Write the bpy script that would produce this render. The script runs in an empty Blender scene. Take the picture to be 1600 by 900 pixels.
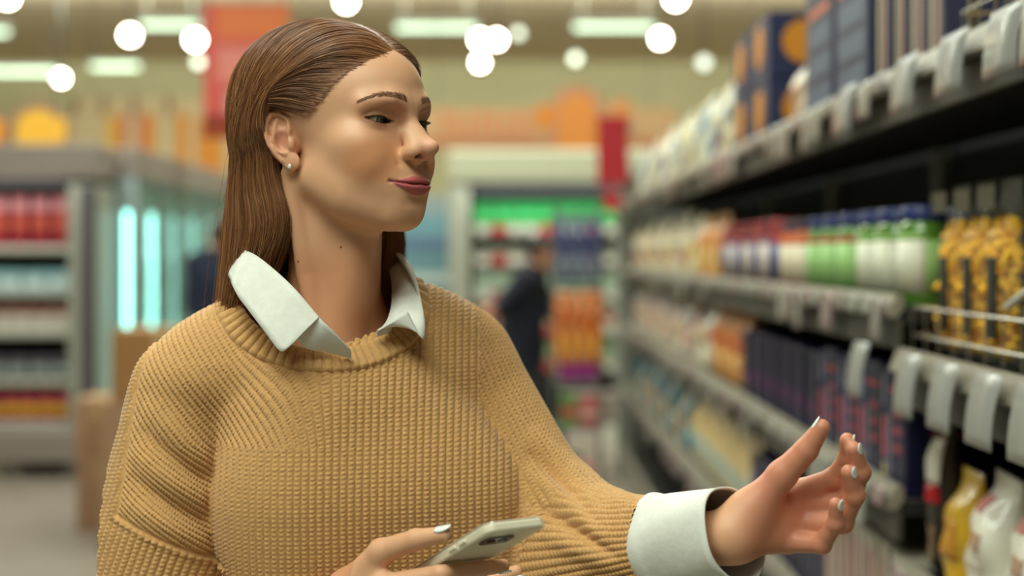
import bpy, math, random
import numpy as np
from mathutils import Vector, Matrix

ONLY = globals().get('ONLY')          # None builds everything
def want(k): return ONLY is None or k in ONLY

scene = bpy.context.scene
COL = scene.collection

# ------------------------------------------------------------------ camera
H = 1.42                               # eye height of the camera
FPX = 1600 * 50.0 / 36.0               # focal length in pixels
cam_data = bpy.data.cameras.new('camera')
cam_data.lens = 50.0
cam_data.sensor_width = 36.0
cam_data.shift_y = -50.0 / 1600.0      # level camera, horizon a little above the middle
cam_data.dof.use_dof = True
cam_data.dof.focus_distance = 1.43
cam_data.dof.aperture_fstop = 2.25
cam_data.clip_start = 0.05
cam = bpy.data.objects.new('camera', cam_data)
COL.objects.link(cam)
cam.location = (0, 0, H)
cam.rotation_euler = (math.pi / 2, 0, 0)
scene.camera = cam

# ------------------------------------------------------------------ world and exposure
world = bpy.data.worlds.new('world')
scene.world = world
world.use_nodes = True
world.node_tree.nodes['Background'].inputs[0].default_value = (0.62, 0.50, 0.42, 1)
world.node_tree.nodes['Background'].inputs[1].default_value = 0.11
scene.view_settings.view_transform = 'Standard'
scene.view_settings.look = 'None'
scene.view_settings.gamma = 1.0
scene.view_settings.use_curve_mapping = False
scene.view_settings.exposure = -0.08

# ------------------------------------------------------------------ added area lights out of frame, standing in for the store's light lines
def area_light(name, loc, size_x, size_y, power, color, aim=None):
    d = bpy.data.lights.new(name, 'AREA')
    d.shape = 'RECTANGLE'; d.size = size_x; d.size_y = size_y
    d.energy = power; d.color = color
    o = bpy.data.objects.new(name, d); COL.objects.link(o)
    o.location = loc
    if aim is not None:
        v = Vector(aim) - Vector(loc)
        o.rotation_euler = v.to_track_quat('-Z', 'Y').to_euler()
    return o
LC = (0.88, 0.97, 0.84)
area_light('aisle_fill', (-0.9, -0.5, 4.0), 3.6, 1.0, 128, LC, (-0.1, 1.4, 1.3))  # added fill aimed at the woman, out of view
area_light('aisle_fill', (-0.9, 1.2, 4.3), 0.5, 3.0, 65, LC)
area_light('aisle_fill', (-0.2, 5.5, 4.4), 0.4, 5.0, 170, LC)
area_light('aisle_fill', (-3.2, 7.0, 4.4), 0.4, 6.0, 200, LC)
area_light('aisle_fill', (-1.0, 11.5, 4.5), 8.0, 0.5, 330, LC)
area_light('wall_fill', (-1.5, 17.0, 4.55), 18.0, 0.4, 740, LC, (-1.5, 24.0, 2.6))  # added unseen to brighten the back wall, no fixture there
area_light('ceiling_fill', (-1.0, 9.5, 3.8), 10.0, 4.0, 260, LC, (-1.0, 14.0, 9.0))  # added unseen, lifts the dark ceiling, no fixture there

def P(px, py, Y):
    """photo pixel (1600x900) at distance Y -> point in the room"""
    return np.array([(px - 800.0) / FPX * Y, Y, H + (400.0 - py) / FPX * Y])
# ------------------------------------------------------------------ helpers
rng = np.random.default_rng(7)
random.seed(7)

def srgb(r, g, b, a=1.0):
    f = lambda c: (c / 12.92 if c <= 0.04045 else ((c + 0.055) / 1.055) ** 2.4)
    return (f(r / 255.0), f(g / 255.0), f(b / 255.0), a)

_mats = {}
def mat(name, col=(128, 128, 128), rough=0.5, metal=0.0, emit=0.0, noise=0.0, nscale=30.0, bump=0.0, trans=0.0, alpha=1.0, ior=1.45, sss=0.0, sheen=0.0, coat=0.0, attr=None):
    if name in _mats: return _mats[name]
    m = bpy.data.materials.new(name); m.use_nodes = True
    nt = m.node_tree; b = nt.nodes['Principled BSDF']
    c = srgb(*col)
    b.inputs['Base Color'].default_value = c
    b.inputs['Roughness'].default_value = rough
    b.inputs['Metallic'].default_value = metal
    b.inputs['IOR'].default_value = ior
    b.inputs['Transmission Weight'].default_value = trans
    b.inputs['Alpha'].default_value = alpha
    b.inputs['Coat Weight'].default_value = coat
    b.inputs['Sheen Weight'].default_value = sheen
    if emit > 0:
        b.inputs['Emission Color'].default_value = c
        b.inputs['Emission Strength'].default_value = emit
    if sss > 0:
        b.inputs['Subsurface Weight'].default_value = sss
        b.inputs['Subsurface Radius'].default_value = (1.0, 0.35, 0.15)
        b.inputs['Subsurface Scale'].default_value = 0.006
    src = None
    if attr:
        a = nt.nodes.new('ShaderNodeAttribute'); a.attribute_name = attr
        nt.links.new(a.outputs['Color'], b.inputs['Base Color']); src = a.outputs['Color']
    if noise > 0 or bump > 0:
        tc = nt.nodes.new('ShaderNodeTexCoord')
        n = nt.nodes.new('ShaderNodeTexNoise'); n.inputs['Scale'].default_value = nscale; n.inputs['Detail'].default_value = 4
        nt.links.new(tc.outputs['Object'], n.inputs['Vector'])
        if noise > 0:
            mx = nt.nodes.new('ShaderNodeMix'); mx.data_type = 'RGBA'; mx.blend_type = 'MULTIPLY'
            mr = nt.nodes.new('ShaderNodeMapRange')
            mr.inputs['From Min'].default_value = 0.3; mr.inputs['From Max'].default_value = 0.7
            mr.inputs['To Min'].default_value = 1 - noise; mr.inputs['To Max'].default_value = 1 + noise * 0.4
            nt.links.new(n.outputs['Fac'], mr.inputs['Value'])
            mx.inputs[0].default_value = 1.0
            if src: nt.links.new(src, mx.inputs[6])
            else: mx.inputs[6].default_value = c
            nt.links.new(mr.outputs['Result'], mx.inputs[7])
            nt.links.new(mx.outputs[2], b.inputs['Base Color'])
        if bump > 0:
            bp = nt.nodes.new('ShaderNodeBump'); bp.inputs['Strength'].default_value = bump; bp.inputs['Distance'].default_value = 0.002
            nt.links.new(n.outputs['Fac'], bp.inputs['Height'])
            nt.links.new(bp.outputs['Normal'], b.inputs['Normal'])
    _mats[name] = m
    return m

def link(o, parent=None):
    COL.objects.link(o)
    if parent is not None: o.parent = parent
    return o

def mesh_np(name, V, F, m=None, parent=None, smooth=True, colors=None):
    """V (n,3), F list/array of quads or tris -> ONE linked mesh object"""
    me = bpy.data.meshes.new(name)
    V = np.asarray(V, dtype=np.float32)
    if isinstance(F, np.ndarray):
        k = F.shape[1]; nf = len(F)
        me.vertices.add(len(V)); me.vertices.foreach_set('co', V.ravel())
        me.loops.add(nf * k); me.loops.foreach_set('vertex_index', F.astype(np.int32).ravel())
        me.polygons.add(nf); me.polygons.foreach_set('loop_start', np.arange(0, nf * k, k, dtype=np.int32))
        me.update(calc_edges=True); me.validate()
    else:
        me.from_pydata([tuple(v) for v in V], [], F)
    if smooth: me.polygons.foreach_set('use_smooth', np.ones(len(me.polygons), dtype=bool))
    if colors is not None:
        a = me.color_attributes.new('tint', 'FLOAT_COLOR', 'POINT')
        c = np.ones((len(V), 4), dtype=np.float32); c[:, :3] = colors
        a.data.foreach_set('color', c.ravel())
    if m is not None: me.materials.append(m)
    o = bpy.data.objects.new(name, me)
    return link(o, parent)

def empty(name, loc=(0, 0, 0), rz=0.0):
    o = bpy.data.objects.new(name, None); COL.objects.link(o)
    o.location = loc; o.rotation_euler = (0, 0, rz)
    o.empty_display_size = 0.05
    return o

def tag(o, label=None, cat=None, group=None, kind=None):
    if label: o['label'] = label
    if cat: o['category'] = cat
    if group: o['group'] = group
    if kind: o['kind'] = kind
    return o

def copy_tree(o, parent=None):
    c = o.copy(); COL.objects.link(c)
    if parent is not None: c.parent = parent
    for ch in list(o.children): copy_tree(ch, c)
    return c

# ------------------------------------------------------------------ small mesh builder
class MB:
    def __init__(s): s.v = []; s.f = []; s.mi = []; s.cur = 0
    def add(s, vs, fs):
        n = len(s.v); s.v.extend([tuple(v) for v in vs]); s.f.extend([tuple(i + n for i in f) for f in fs]); s.mi.extend([s.cur] * len(fs)); return s
    def box(s, c, d, bev=0.0, rz=0.0):
        x, y, z = [k / 2.0 for k in d]
        if bev <= 0:
            vs = [(-x,-y,-z),(x,-y,-z),(x,y,-z),(-x,y,-z),(-x,-y,z),(x,-y,z),(x,y,z),(-x,y,z)]
            fs = [(0,3,2,1),(4,5,6,7),(0,1,5,4),(1,2,6,5),(2,3,7,6),(3,0,4,7)]
        else:
            b = min(bev, x * .9, y * .9, z * .9); vs = []; idx = {}
            for sx in (-1, 1):
                for sy in (-1, 1):
                    for sz in (-1, 1):
                        for ax in range(3):
                            p = [sx * (x - b), sy * (y - b), sz * (z - b)]
                            p[ax] = (sx * x, sy * y, sz * z)[ax]
                            idx[(sx, sy, sz, ax)] = len(vs); vs.append(tuple(p))
            fs = []
            I = idx
            for ax, (u, w) in ((0, (1, 2)), (1, (2, 0)), (2, (0, 1))):
                for sg in (-1, 1):
                    def key(a, b_):
                        k = [0, 0, 0]; k[ax] = sg; k[u] = a; k[w] = b_; return I[(k[0], k[1], k[2], ax)]
                    q = [key(-1, -1), key(1, -1), key(1, 1), key(-1, 1)]
                    fs.append(tuple(q if sg > 0 else q[::-1]))
            for ax in range(3):
                u, w = (ax + 1) % 3, (ax + 2) % 3
                for su in (-1, 1):
                    for sw in (-1, 1):
                        def key(s_, f_):
                            k = [0, 0, 0]; k[ax] = s_; k[u] = su; k[w] = sw; return I[(k[0], k[1], k[2], f_)]
                        q = [key(-1, u), key(1, u), key(1, w), key(-1, w)]
                        fs.append(tuple(q if su * sw < 0 else q[::-1]))
            for sx in (-1, 1):
                for sy in (-1, 1):
                    for sz in (-1, 1):
                        q = [I[(sx, sy, sz, 0)], I[(sx, sy, sz, 1)], I[(sx, sy, sz, 2)]]
                        fs.append(tuple(q if sx * sy * sz > 0 else q[::-1]))
        cr, sr = math.cos(rz), math.sin(rz)
        s.add([(c[0] + cr * a - sr * b_, c[1] + sr * a + cr * b_, c[2] + k) for a, b_, k in vs], fs); return s
    def lathe(s, c, prof, n=16, axis='z'):
        """prof: list of (r, h)"""
        vs = []; fs = []
        for r, h in prof:
            for i in range(n):
                t = 2 * math.pi * i / n
                a, b_ = r * math.cos(t), r * math.sin(t)
                vs.append((c[0] + a, c[1] + b_, c[2] + h) if axis == 'z' else ((c[0] + h, c[1] + a, c[2] + b_) if axis == 'x' else (c[0] + b_, c[1] + h, c[2] + a)))
        m = len(prof)
        for j in range(m - 1):
            for i in range(n):
                k = (i + 1) % n
                fs.append((j * n + i, j * n + k, (j + 1) * n + k, (j + 1) * n + i))
        if prof[0][0] > 1e-6: fs.append(tuple(range(n))[::-1])
        if prof[-1][0] > 1e-6: fs.append(tuple((m - 1) * n + i for i in range(n)))
        s.add(vs, fs); return s
    def tube(s, pts, r, n=8, cap=True):
        pts = [Vector(p) for p in pts]; rs = r if isinstance(r, (list, tuple)) else [r] * len(pts)
        vs = []; fs = []; up = None
        for i, p in enumerate(pts):
            t = (pts[min(i + 1, len(pts) - 1)] - pts[max(i - 1, 0)]).normalized()
            if up is None:
                up = Vector((0, 0, 1)) if abs(t.z) < 0.9 else Vector((1, 0, 0))
            a = t.cross(up).normalized(); b_ = a.cross(t).normalized(); up = b_
            for k in range(n):
                th = 2 * math.pi * k / n
                vs.append(p + (a * math.cos(th) + b_ * math.sin(th)) * rs[i])
        for j in range(len(pts) - 1):
            for k in range(n):
                q = (k + 1) % n
                fs.append((j * n + k, j * n + q, (j + 1) * n + q, (j + 1) * n + k))
        if cap:
            fs.append(tuple(range(n))[::-1]); fs.append(tuple((len(pts) - 1) * n + k for k in range(n)))
        s.add(vs, fs); return s
    def data(s, name, mats, smooth=False):
        me = bpy.data.meshes.new(name); me.from_pydata(s.v, [], s.f)
        if not isinstance(mats, (list, tuple)): mats = [mats]
        for m in mats: me.materials.append(m)
        if len(mats) > 1: me.polygons.foreach_set('material_index', s.mi)
        if smooth: me.polygons.foreach_set('use_smooth', [True] * len(me.polygons))
        me.update(); return me
    def build(s, name, mats, parent=None, smooth=False, loc=None):
        o = bpy.data.objects.new(name, s.data(name, mats, smooth))
        if loc is not None: o.location = loc
        return link(o, parent)

# ------------------------------------------------------------------ signed distance modelling
def _n(v): return np.sqrt((v * v).sum(-1))
def ell(p, c, r, R=None):
    q = p - np.asarray(c, np.float32)
    if R is not None: q = q @ R
    r = np.asarray(r, np.float32)
    k0 = _n(q / r); k1 = _n(q / (r * r))
    return k0 * (k0 - 1.0) / np.maximum(k1, 1e-6)
def cone(p, a, b, ra, rb):
    a = np.asarray(a, np.float32); b = np.asarray(b, np.float32); ba = b - a
    t = np.clip(((p - a) @ ba) / float(ba @ ba), 0, 1)
    return _n(p - a - t[:, None] * ba) - (ra + (rb - ra) * t)
def chain(p, pts, rs, k=None):
    d = None
    for i in range(len(pts) - 1):
        e = cone(p, pts[i], pts[i + 1], rs[i], rs[i + 1])
        d = e if d is None else (np.minimum(d, e) if k is None else smin(d, e, k))
    return d
def rbox(p, c, h, r, R=None):
    q = p - np.asarray(c, np.float32)
    if R is not None: q = q @ R
    q = np.abs(q) - (np.asarray(h, np.float32) - r)
    return _n(np.maximum(q, 0)) + np.minimum(q.max(-1), 0) - r
def smin(a, b, k):
    h = np.maximum(k - np.abs(a - b), 0) / k
    return np.minimum(a, b) - h * h * k * 0.25
def smax(a, b, k): return -smin(-a, -b, k)

def sdf_mesh(f, lo, hi, h, project=2, coarse=5):
    lo = np.asarray(lo, np.float32); hi = np.asarray(hi, np.float32)
    n = np.ceil((hi - lo) / h / coarse).astype(int) * coarse + 1
    nc = (n - 1) // coarse + 1
    g = [lo[i] + np.arange(nc[i], dtype=np.float32) * h * coarse for i in range(3)]
    G = np.stack(np.meshgrid(*g, indexing='ij'), -1).reshape(-1, 3)
    D = f(G).reshape(nc)
    near = np.abs(D) < h * coarse * 2.1
    # fine lattice starts as the coarse sign, refined near the surface
    ix = [np.minimum((np.arange(n[i]) + coarse // 2) // coarse, nc[i] - 1) for i in range(3)]
    A = D[np.ix_(*ix)].astype(np.float32)
    M = near[np.ix_(*ix)]
    idx = np.argwhere(M)
    pts = lo + idx.astype(np.float32) * h
    vals = np.concatenate([f(pts[i:i + 400000]) for i in range(0, len(pts), 400000)])
    A[M] = vals
    V, F = surface_nets(A, lo, h)
    for _ in range(project):
        e = h * 0.5
        d0 = f(V)
        gr = np.stack([f(V + np.array(o, np.float32) * e) - d0 for o in ((1,0,0),(0,1,0),(0,0,1))], -1) / e
        gl = np.maximum((gr * gr).sum(-1), 0.05)
        V = V - gr * np.clip(d0 / gl, -h, h)[:, None]
    return V.astype(np.float32), F

def surface_nets(A, lo, h):
    S = A < 0
    c = [S[i:S.shape[0] - 1 + i, j:S.shape[1] - 1 + j, k:S.shape[2] - 1 + k] for i in (0, 1) for j in (0, 1) for k in (0, 1)]
    cnt = sum(x.astype(np.int8) for x in c)
    act = np.argwhere((cnt > 0) & (cnt < 8))
    offs = np.array([(i, j, k) for i in (0, 1) for j in (0, 1) for k in (0, 1)])
    vals = np.stack([A[act[:, 0] + o[0], act[:, 1] + o[1], act[:, 2] + o[2]] for o in offs], -1)
    acc = np.zeros((len(act), 3), np.float32); num = np.zeros(len(act), np.float32)
    for a in range(8):
        for b in range(a + 1, 8):
            if abs(offs[a] - offs[b]).sum() != 1: continue
            va, vb = vals[:, a], vals[:, b]
            m = (va < 0) != (vb < 0)
            t = np.where(m, va / np.where(m, va - vb, 1), 0)
            acc += np.where(m[:, None], offs[a] + t[:, None] * (offs[b] - offs[a]), 0); num += m
    V = lo + (act + acc / num[:, None]) * h
    I = -np.ones(cnt.shape, np.int32); I[act[:, 0], act[:, 1], act[:, 2]] = np.arange(len(act))
    Fs = []
    for ax in range(3):
        u, w = (ax + 1) % 3, (ax + 2) % 3
        sl0 = [slice(None)] * 3; sl1 = [slice(None)] * 3
        sl0[ax] = slice(0, -1); sl1[ax] = slice(1, None)
        ch = S[tuple(sl0)] != S[tuple(sl1)]
        e = np.argwhere(ch)
        ok = (e[:, u] > 0) & (e[:, w] > 0) & (e[:, u] < S.shape[u] - 1) & (e[:, w] < S.shape[w] - 1)
        e = e[ok]
        ins = S[e[:, 0], e[:, 1], e[:, 2]]
        q = []
        for du, dw in ((-1, -1), (0, -1), (0, 0), (-1, 0)):
            k = e.copy(); k[:, u] += du; k[:, w] += dw
            q.append(I[k[:, 0], k[:, 1], k[:, 2]])
        q = np.stack(q, -1)
        q = np.where(ins[:, None], q, q[:, ::-1])
        Fs.append(q)
    F = np.concatenate(Fs)
    F = F[(F >= 0).all(1)]
    return V.astype(np.float32), F

def weld_parts(parts):
    V = []; F = []; n = 0
    for v, f in parts:
        V.append(v); F.append(f + n); n += len(v)
    return np.concatenate(V), np.concatenate(F)

def normals_np(V, F):
    N = np.zeros_like(V)
    a, b, c, d = V[F[:, 0]], V[F[:, 1]], V[F[:, 2]], V[F[:, 3]]
    fn = np.cross(c - a, d - b)
    for k in range(4): np.add.at(N, F[:, k], fn)
    return N / np.maximum(_n(N), 1e-12)[:, None]

def subdiv(V, F, levels):
    me = bpy.data.meshes.new('tmp')
    me.from_pydata([], [], [])
    nf = len(F)
    me.vertices.add(len(V)); me.vertices.foreach_set('co', np.asarray(V, np.float32).ravel())
    me.loops.add(nf * 4); me.loops.foreach_set('vertex_index', F.astype(np.int32).ravel())
    me.polygons.add(nf); me.polygons.foreach_set('loop_start', np.arange(0, nf * 4, 4, dtype=np.int32))
    me.update(calc_edges=True)
    o = bpy.data.objects.new('tmp', me); COL.objects.link(o)
    md = o.modifiers.new('s', 'SUBSURF'); md.levels = levels; md.render_levels = levels
    dg = bpy.context.evaluated_depsgraph_get()
    ev = o.evaluated_get(dg); m2 = ev.to_mesh()
    W = np.empty(len(m2.vertices) * 3, np.float32); m2.vertices.foreach_get('co', W)
    Q = np.empty(len(m2.loops), np.int32); m2.loops.foreach_get('vertex_index', Q)
    ev.to_mesh_clear()
    bpy.data.objects.remove(o); bpy.data.meshes.remove(me)
    return W.reshape(-1, 3), Q.reshape(-1, 4)

def catmull(pts, n):
    """smooth polyline through the control points, n samples"""
    p = np.asarray(pts, np.float64); m = len(p)
    q = np.concatenate([[2 * p[0] - p[1]], p, [2 * p[-1] - p[-2]]])
    t = np.linspace(0, m - 1 - 1e-9, n); i = t.astype(int); f = (t - i)[:, None]
    p0, p1, p2, p3 = q[i], q[i + 1], q[i + 2], q[i + 3]
    return 0.5 * (2 * p1 + (p2 - p0) * f + (2 * p0 - 5 * p1 + 4 * p2 - p3) * f ** 2 + (3 * p1 - p0 - 3 * p2 + p3) * f ** 3)

def smooth01(x): x = np.clip(x, 0, 1); return x * x * (3 - 2 * x)
# ------------------------------------------------------------------ the woman: frames
PSI = math.radians(53)
HEAD_C = np.array([-0.1825, 1.500, H + 0.1150])
_f = np.array([math.sin(PSI), -math.cos(PSI), 0.0]); _l = np.array([math.cos(PSI), math.sin(PSI), 0.0]); _u = np.array([0, 0, 1.0])
_pt = math.radians(2.0)                      # chin a little raised
_f2 = _f * math.cos(_pt) + _u * math.sin(_pt); _u2 = _u * math.cos(_pt) - _f * math.sin(_pt)
HEAD_M = np.stack([_l, _f2, _u2], 1).astype(np.float32)      # columns: her left, forward, up
def head_local(p): return ((p - HEAD_C.astype(np.float32)) @ HEAD_M) * 1000.0
def head_world(q): return HEAD_C + (HEAD_M @ (np.asarray(q, np.float64) / 1000.0).T).T
PHI = math.radians(15)
NECK_N = np.array([-0.196, 1.530, 1.372])
_tf = np.array([math.sin(PHI), -math.cos(PHI), 0.0]); _tl = np.array([math.cos(PHI), math.sin(PHI), 0.0])
TOR_M = np.stack([_tl, _tf, _u], 1).astype(np.float32)
def tor_local(p): return ((p - NECK_N.astype(np.float32)) @ TOR_M) * 1000.0
def tor_world(q): return NECK_N + (TOR_M @ (np.asarray(q, np.float64) / 1000.0).T).T

EYE = np.array([31.5, 76.0, 19.0]); EYE_R = 12.2

def _nose_mouth(q):
    pass

_LX = [0, 4.5, 8, 14, 19, 24, 29, 33]
_LC = [-46.3, -46.6, -46.9, -46.5, -45.9, -45.0, -43.9, -43.0]
_LU = [-39.2, -38.2, -38.6, -40.2, -41.3, -42.2, -42.7, -42.7]
_LL = [-57.6, -57.5, -57.0, -55.0, -52.4, -49.0, -45.4, -43.4]
def lip_fields(s):
    x, z = s[:, 0], s[:, 2]
    zc = np.interp(x, _LX, _LC); zu = np.interp(x, _LX, _LU); zl = np.interp(x, _LX, _LL)
    on = (s[:, 1] > 55) & (x < 34)
    fade = smooth01((33 - x) / 22.0) * 0.85 + 0.15
    tu = (z - zc) / np.maximum(zu - zc, .6); tl = (zc - z) / np.maximum(zc - zl, .6)
    up = np.sin(math.pi * np.clip(tu * .62 + .30, 0, 1)) * smooth01((1.22 - tu) / .45) * (tu > 0)
    lo = np.sin(math.pi * np.clip(tl * .62 + .26, 0, 1)) * smooth01((1.20 - tl) / .40) * (tl > 0)
    bul = (3.6 * up + 4.6 * lo) * fade * on
    dz = np.abs(z - zc)
    cre = 2.6 * np.exp(-(dz / 1.25) ** 2) * smooth01((34.5 - x) / 5) * on
    edge = np.maximum(np.maximum(z - zu, zl - z), (x - 32) * .6)
    return bul.astype(np.float32), cre.astype(np.float32), (edge, dz)

SY = 1.08
def sdf_face(q):
    """q: head-local mm; returns mm"""
    x = np.abs(q[:, 0])
    s = np.stack([x, np.where(q[:, 1] > 0, q[:, 1] / SY, q[:, 1]), q[:, 2]], -1)
    d = ell(s, (0, -12, 50), (74, 96, 77))
    d = smin(d, ell(s, (0, 28, 43), (62, 65, 58)), 22)          # forehead
    d = smin(d, ell(s, (0, 38, -8), (60, 50, 60)), 18)          # mid face
    d = smin(d, ell(s, (0, 42, -42), (52, 46, 46)), 20)         # lower face
    d = smin(d, chain(s, [(43, 8, -36), (35, 42, -57), (14, 74, -75)], [15, 14.5, 13]), 30)
    d = smin(d, ell(s, (0, 78, -73), (18, 16, 15)), 16)         # chin
    d = smin(d, ell(s, (43, 60, -5), (19, 20, 17)), 20)         # cheekbone
    d = smin(d, ell(s, (31, 67, -26), (22, 20, 21)), 18)        # cheek
    d = smin(d, chain(s, [(4, 89, 33), (24, 89, 37), (45, 74, 34)], [7, 6, 5]), 16)
    d = smax(d, -ell(s, (33, 99, 18), (18, 16, 10.5)), 10)      # eye socket
    d = smin(d, ell(s, (0, 77, -46), (32, 23, 25)), 16)         # mouth mound
    # nose
    d = smin(d, chain(s, [(0, 87, 28), (0, 92, 18), (0, 108, -4)], [6.5, 6.5, 7.5]), 10)
    d = smin(d, ell(s, (0, 115.5, -11), (8.5, 9.5, 8)), 7)
    d = smin(d, ell(s, (11.0, 102, -15.0), (7.0, 10.5, 7.0)), 7)
    d = smin(d, chain(s, [(6, 96, 4), (8, 104, -9)], [7, 7.5]), 8)
    d = smin(d, chain(s, [(0, 114, -17), (0, 100, -22)], [4.0, 5.0]), 5)
    d = smax(d, -chain(s, [(5.8, 112.5, -25), (7.8, 108, -19), (9.0, 103, -17)], [3.3, 3.3, 2.6]), 1.6)
    d = smax(d, -chain(s, [(8, 111, -20), (14, 109, -23), (18, 104, -25)], [2.4, 2.8, 3.0]), 3)
    d = smax(d, -chain(s, [(19.5, 96, -8), (22, 96, -18), (20.5, 95, -26)], [1.0, 1.3, 0.8]), 5)   # wing crease
    # lips: raised and parted along curves that follow the face
    bul, cre, _ = lip_fields(s)
    d = d - bul + cre
    d = smax(d, -ell(s, (0, 107, -63), (17, 9, 4.5)), 9)
    d = smax(d, -chain(s, [(0, 106.5, -25), (0, 106, -36)], [1.8, 2.4]), 4)
    # eyelids round the eyeball
    e = EYE.copy(); e[1] /= SY
    o = s - e.astype(np.float32)
    lid = _n(o * np.array([1, SY, 1], np.float32)) - (EYE_R + 1.7)
    d = smin(d, lid, 5)
    ex = (s[:, 0] - 31.5) / 14.8
    zc = 18.4 + 1.4 * ex
    up = zc + 3.0 * (1 - ex * ex) ; lo = zc - 3.2 * (1 - ex * ex)
    op = np.maximum(np.maximum(s[:, 2] - up, lo - s[:, 2]), 70 - s[:, 1])
    d = smax(d, -op, 1.2)
    cr = chain(s, [(21, 90, 26.0), (26, 90.0, 27.6), (33, 89, 28.3), (43, 82, 26), (48, 76, 22)], [0.5, 0.7, 0.8, 0.8, 0.5])
    d = smax(d, -cr, 2.6)                                        # upper lid crease
    return np.where(q[:, 1] > 0, d, d)

EAR_O = np.array([66.0, -1.5, 1.5])
_ea = math.radians(24); _eb = math.radians(3)
_eA = np.array([math.sin(_ea), -math.cos(_ea) , 0]); _eC = np.array([math.cos(_ea), math.sin(_ea), 0])
_eB = np.array([0, 0, 1.0])
EAR_R = np.stack([_eA * math.cos(_eb) - _eB * math.sin(_eb), _eB * math.cos(_eb) + _eA * math.sin(_eb), _eC], 1).astype(np.float32)
def sdf_ear(q):
    s = np.stack([np.abs(q[:, 0]), q[:, 1], q[:, 2]], -1) - EAR_O.astype(np.float32)
    s = (s @ EAR_R) / np.array([0.86, 0.93, 0.95], np.float32)                                 # backward, up, outward
    d = ell(s, (15, 6, 1.5), (15.5, 26, 3.2))
    d = smin(d, ell(s, (2.5, -21.5, 0.5), (10, 10.5, 4.0)), 7)
    d = smin(d, chain(s, [(4, 3, 4.5), (1.5, 13, 4), (3.5, 24, 4), (12, 32.5, 4.5), (22, 32, 5), (29, 23, 5.5), (30.5, 11, 5.5), (27.5, -1, 5), (21, -11, 4.5), (13.5, -20, 3.5)],
                       [2.0, 2.6, 2.9, 3.1, 3.2, 3.2, 3.0, 2.8, 2.6, 2.6]), 2.5)
    d = smin(d, chain(s, [(16, 24, 3), (20.5, 15, 4.5), (20.5, 3, 5), (16, -8, 5), (9, -12.5, 4.5)], [2.4, 2.8, 3.0, 2.9, 2.8]), 3)
    d = smax(d, -ell(s, (10.5, 1, 7.5), (8.5, 11.5, 7.5)), 3)
    d = smax(d, -ell(s, (9.5, 20, 7), (6.5, 7, 4.5)), 3)
    d = smin(d, ell(s, (0.5, -3, 3.5), (4.0, 6.5, 4.0)), 4)
    d = smin(d, ell(s, (6, 2, -8), (12, 18, 9)), 6)
    return d

def sdf_head_world(p):
    q = head_local(p)
    d = sdf_face(q)
    ok = (np.abs(q[:, 0]) > 45) & (q[:, 1] < 25) & (q[:, 1] > -60) & (q[:, 2] > -50) & (q[:, 2] < 60)
    if ok.any():
        e = np.full(len(q), 1e3, np.float32); e[ok] = sdf_ear(q[ok])
        d = np.where(ok, smin(d, e, 3.5), d)
    return d

NOTCH = np.array([2.0, 62.0, -68.0])          # hollow of the throat, torso-local mm
def sdf_neck(p):
    """neck and upper chest, in mm"""
    t = tor_local(p)
    a = tor_local(head_world([(0, -14, -38)]).astype(np.float32))[0]
    a = a + np.array([6, 4, 0]); b = np.array([4, 5, -20.0]); c = np.array([0, -4, -75.0])
    d = chain(t, [a, b, c], [49, 49, 56])
    d = smin(d, ell(t, (0, -2, -120), (118, 80, 72)), 40)
    d = smin(d, chain(t, [(0, -30, -10), (80, -28, -62), (140, -24, -92)], [40, 32, 34]), 35)
    d = smin(d, chain(t, [(0, -30, -10), (-80, -28, -62), (-140, -24, -92)], [40, 32, 34]), 35)
    # sternomastoids, windpipe and collar bones
    for s in (-1, 1):
        m = tor_local(head_world([(s * 58, -16, -30)]).astype(np.float32))[0]
        d = smin(d, chain(t, [m, m * 0.45 + np.array([s * 16, 38, -55]) * 0.55, (s * 13, 56, -66)], [8, 9, 5.5]), 12)
        d = smin(d, chain(t, [(s * 14, 58, -72), (s * 60, 52, -66), (s * 130, 14, -66)], [6.5, 6, 6]), 10)
    d = smax(d, -ell(t, (NOTCH[0], NOTCH[1] + 10, NOTCH[2] + 6), (9, 13, 9)), 10)
    w = tor_local(head_world([(0, 34, -80)]).astype(np.float32))[0]
    d = smin(d, chain(t, [w, (0, 44, -45)], [12, 14]), 24)
    return d

def sdf_bust(p):
    return smin(sdf_head_world(p), sdf_neck(p), 13) * 0.001

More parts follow.
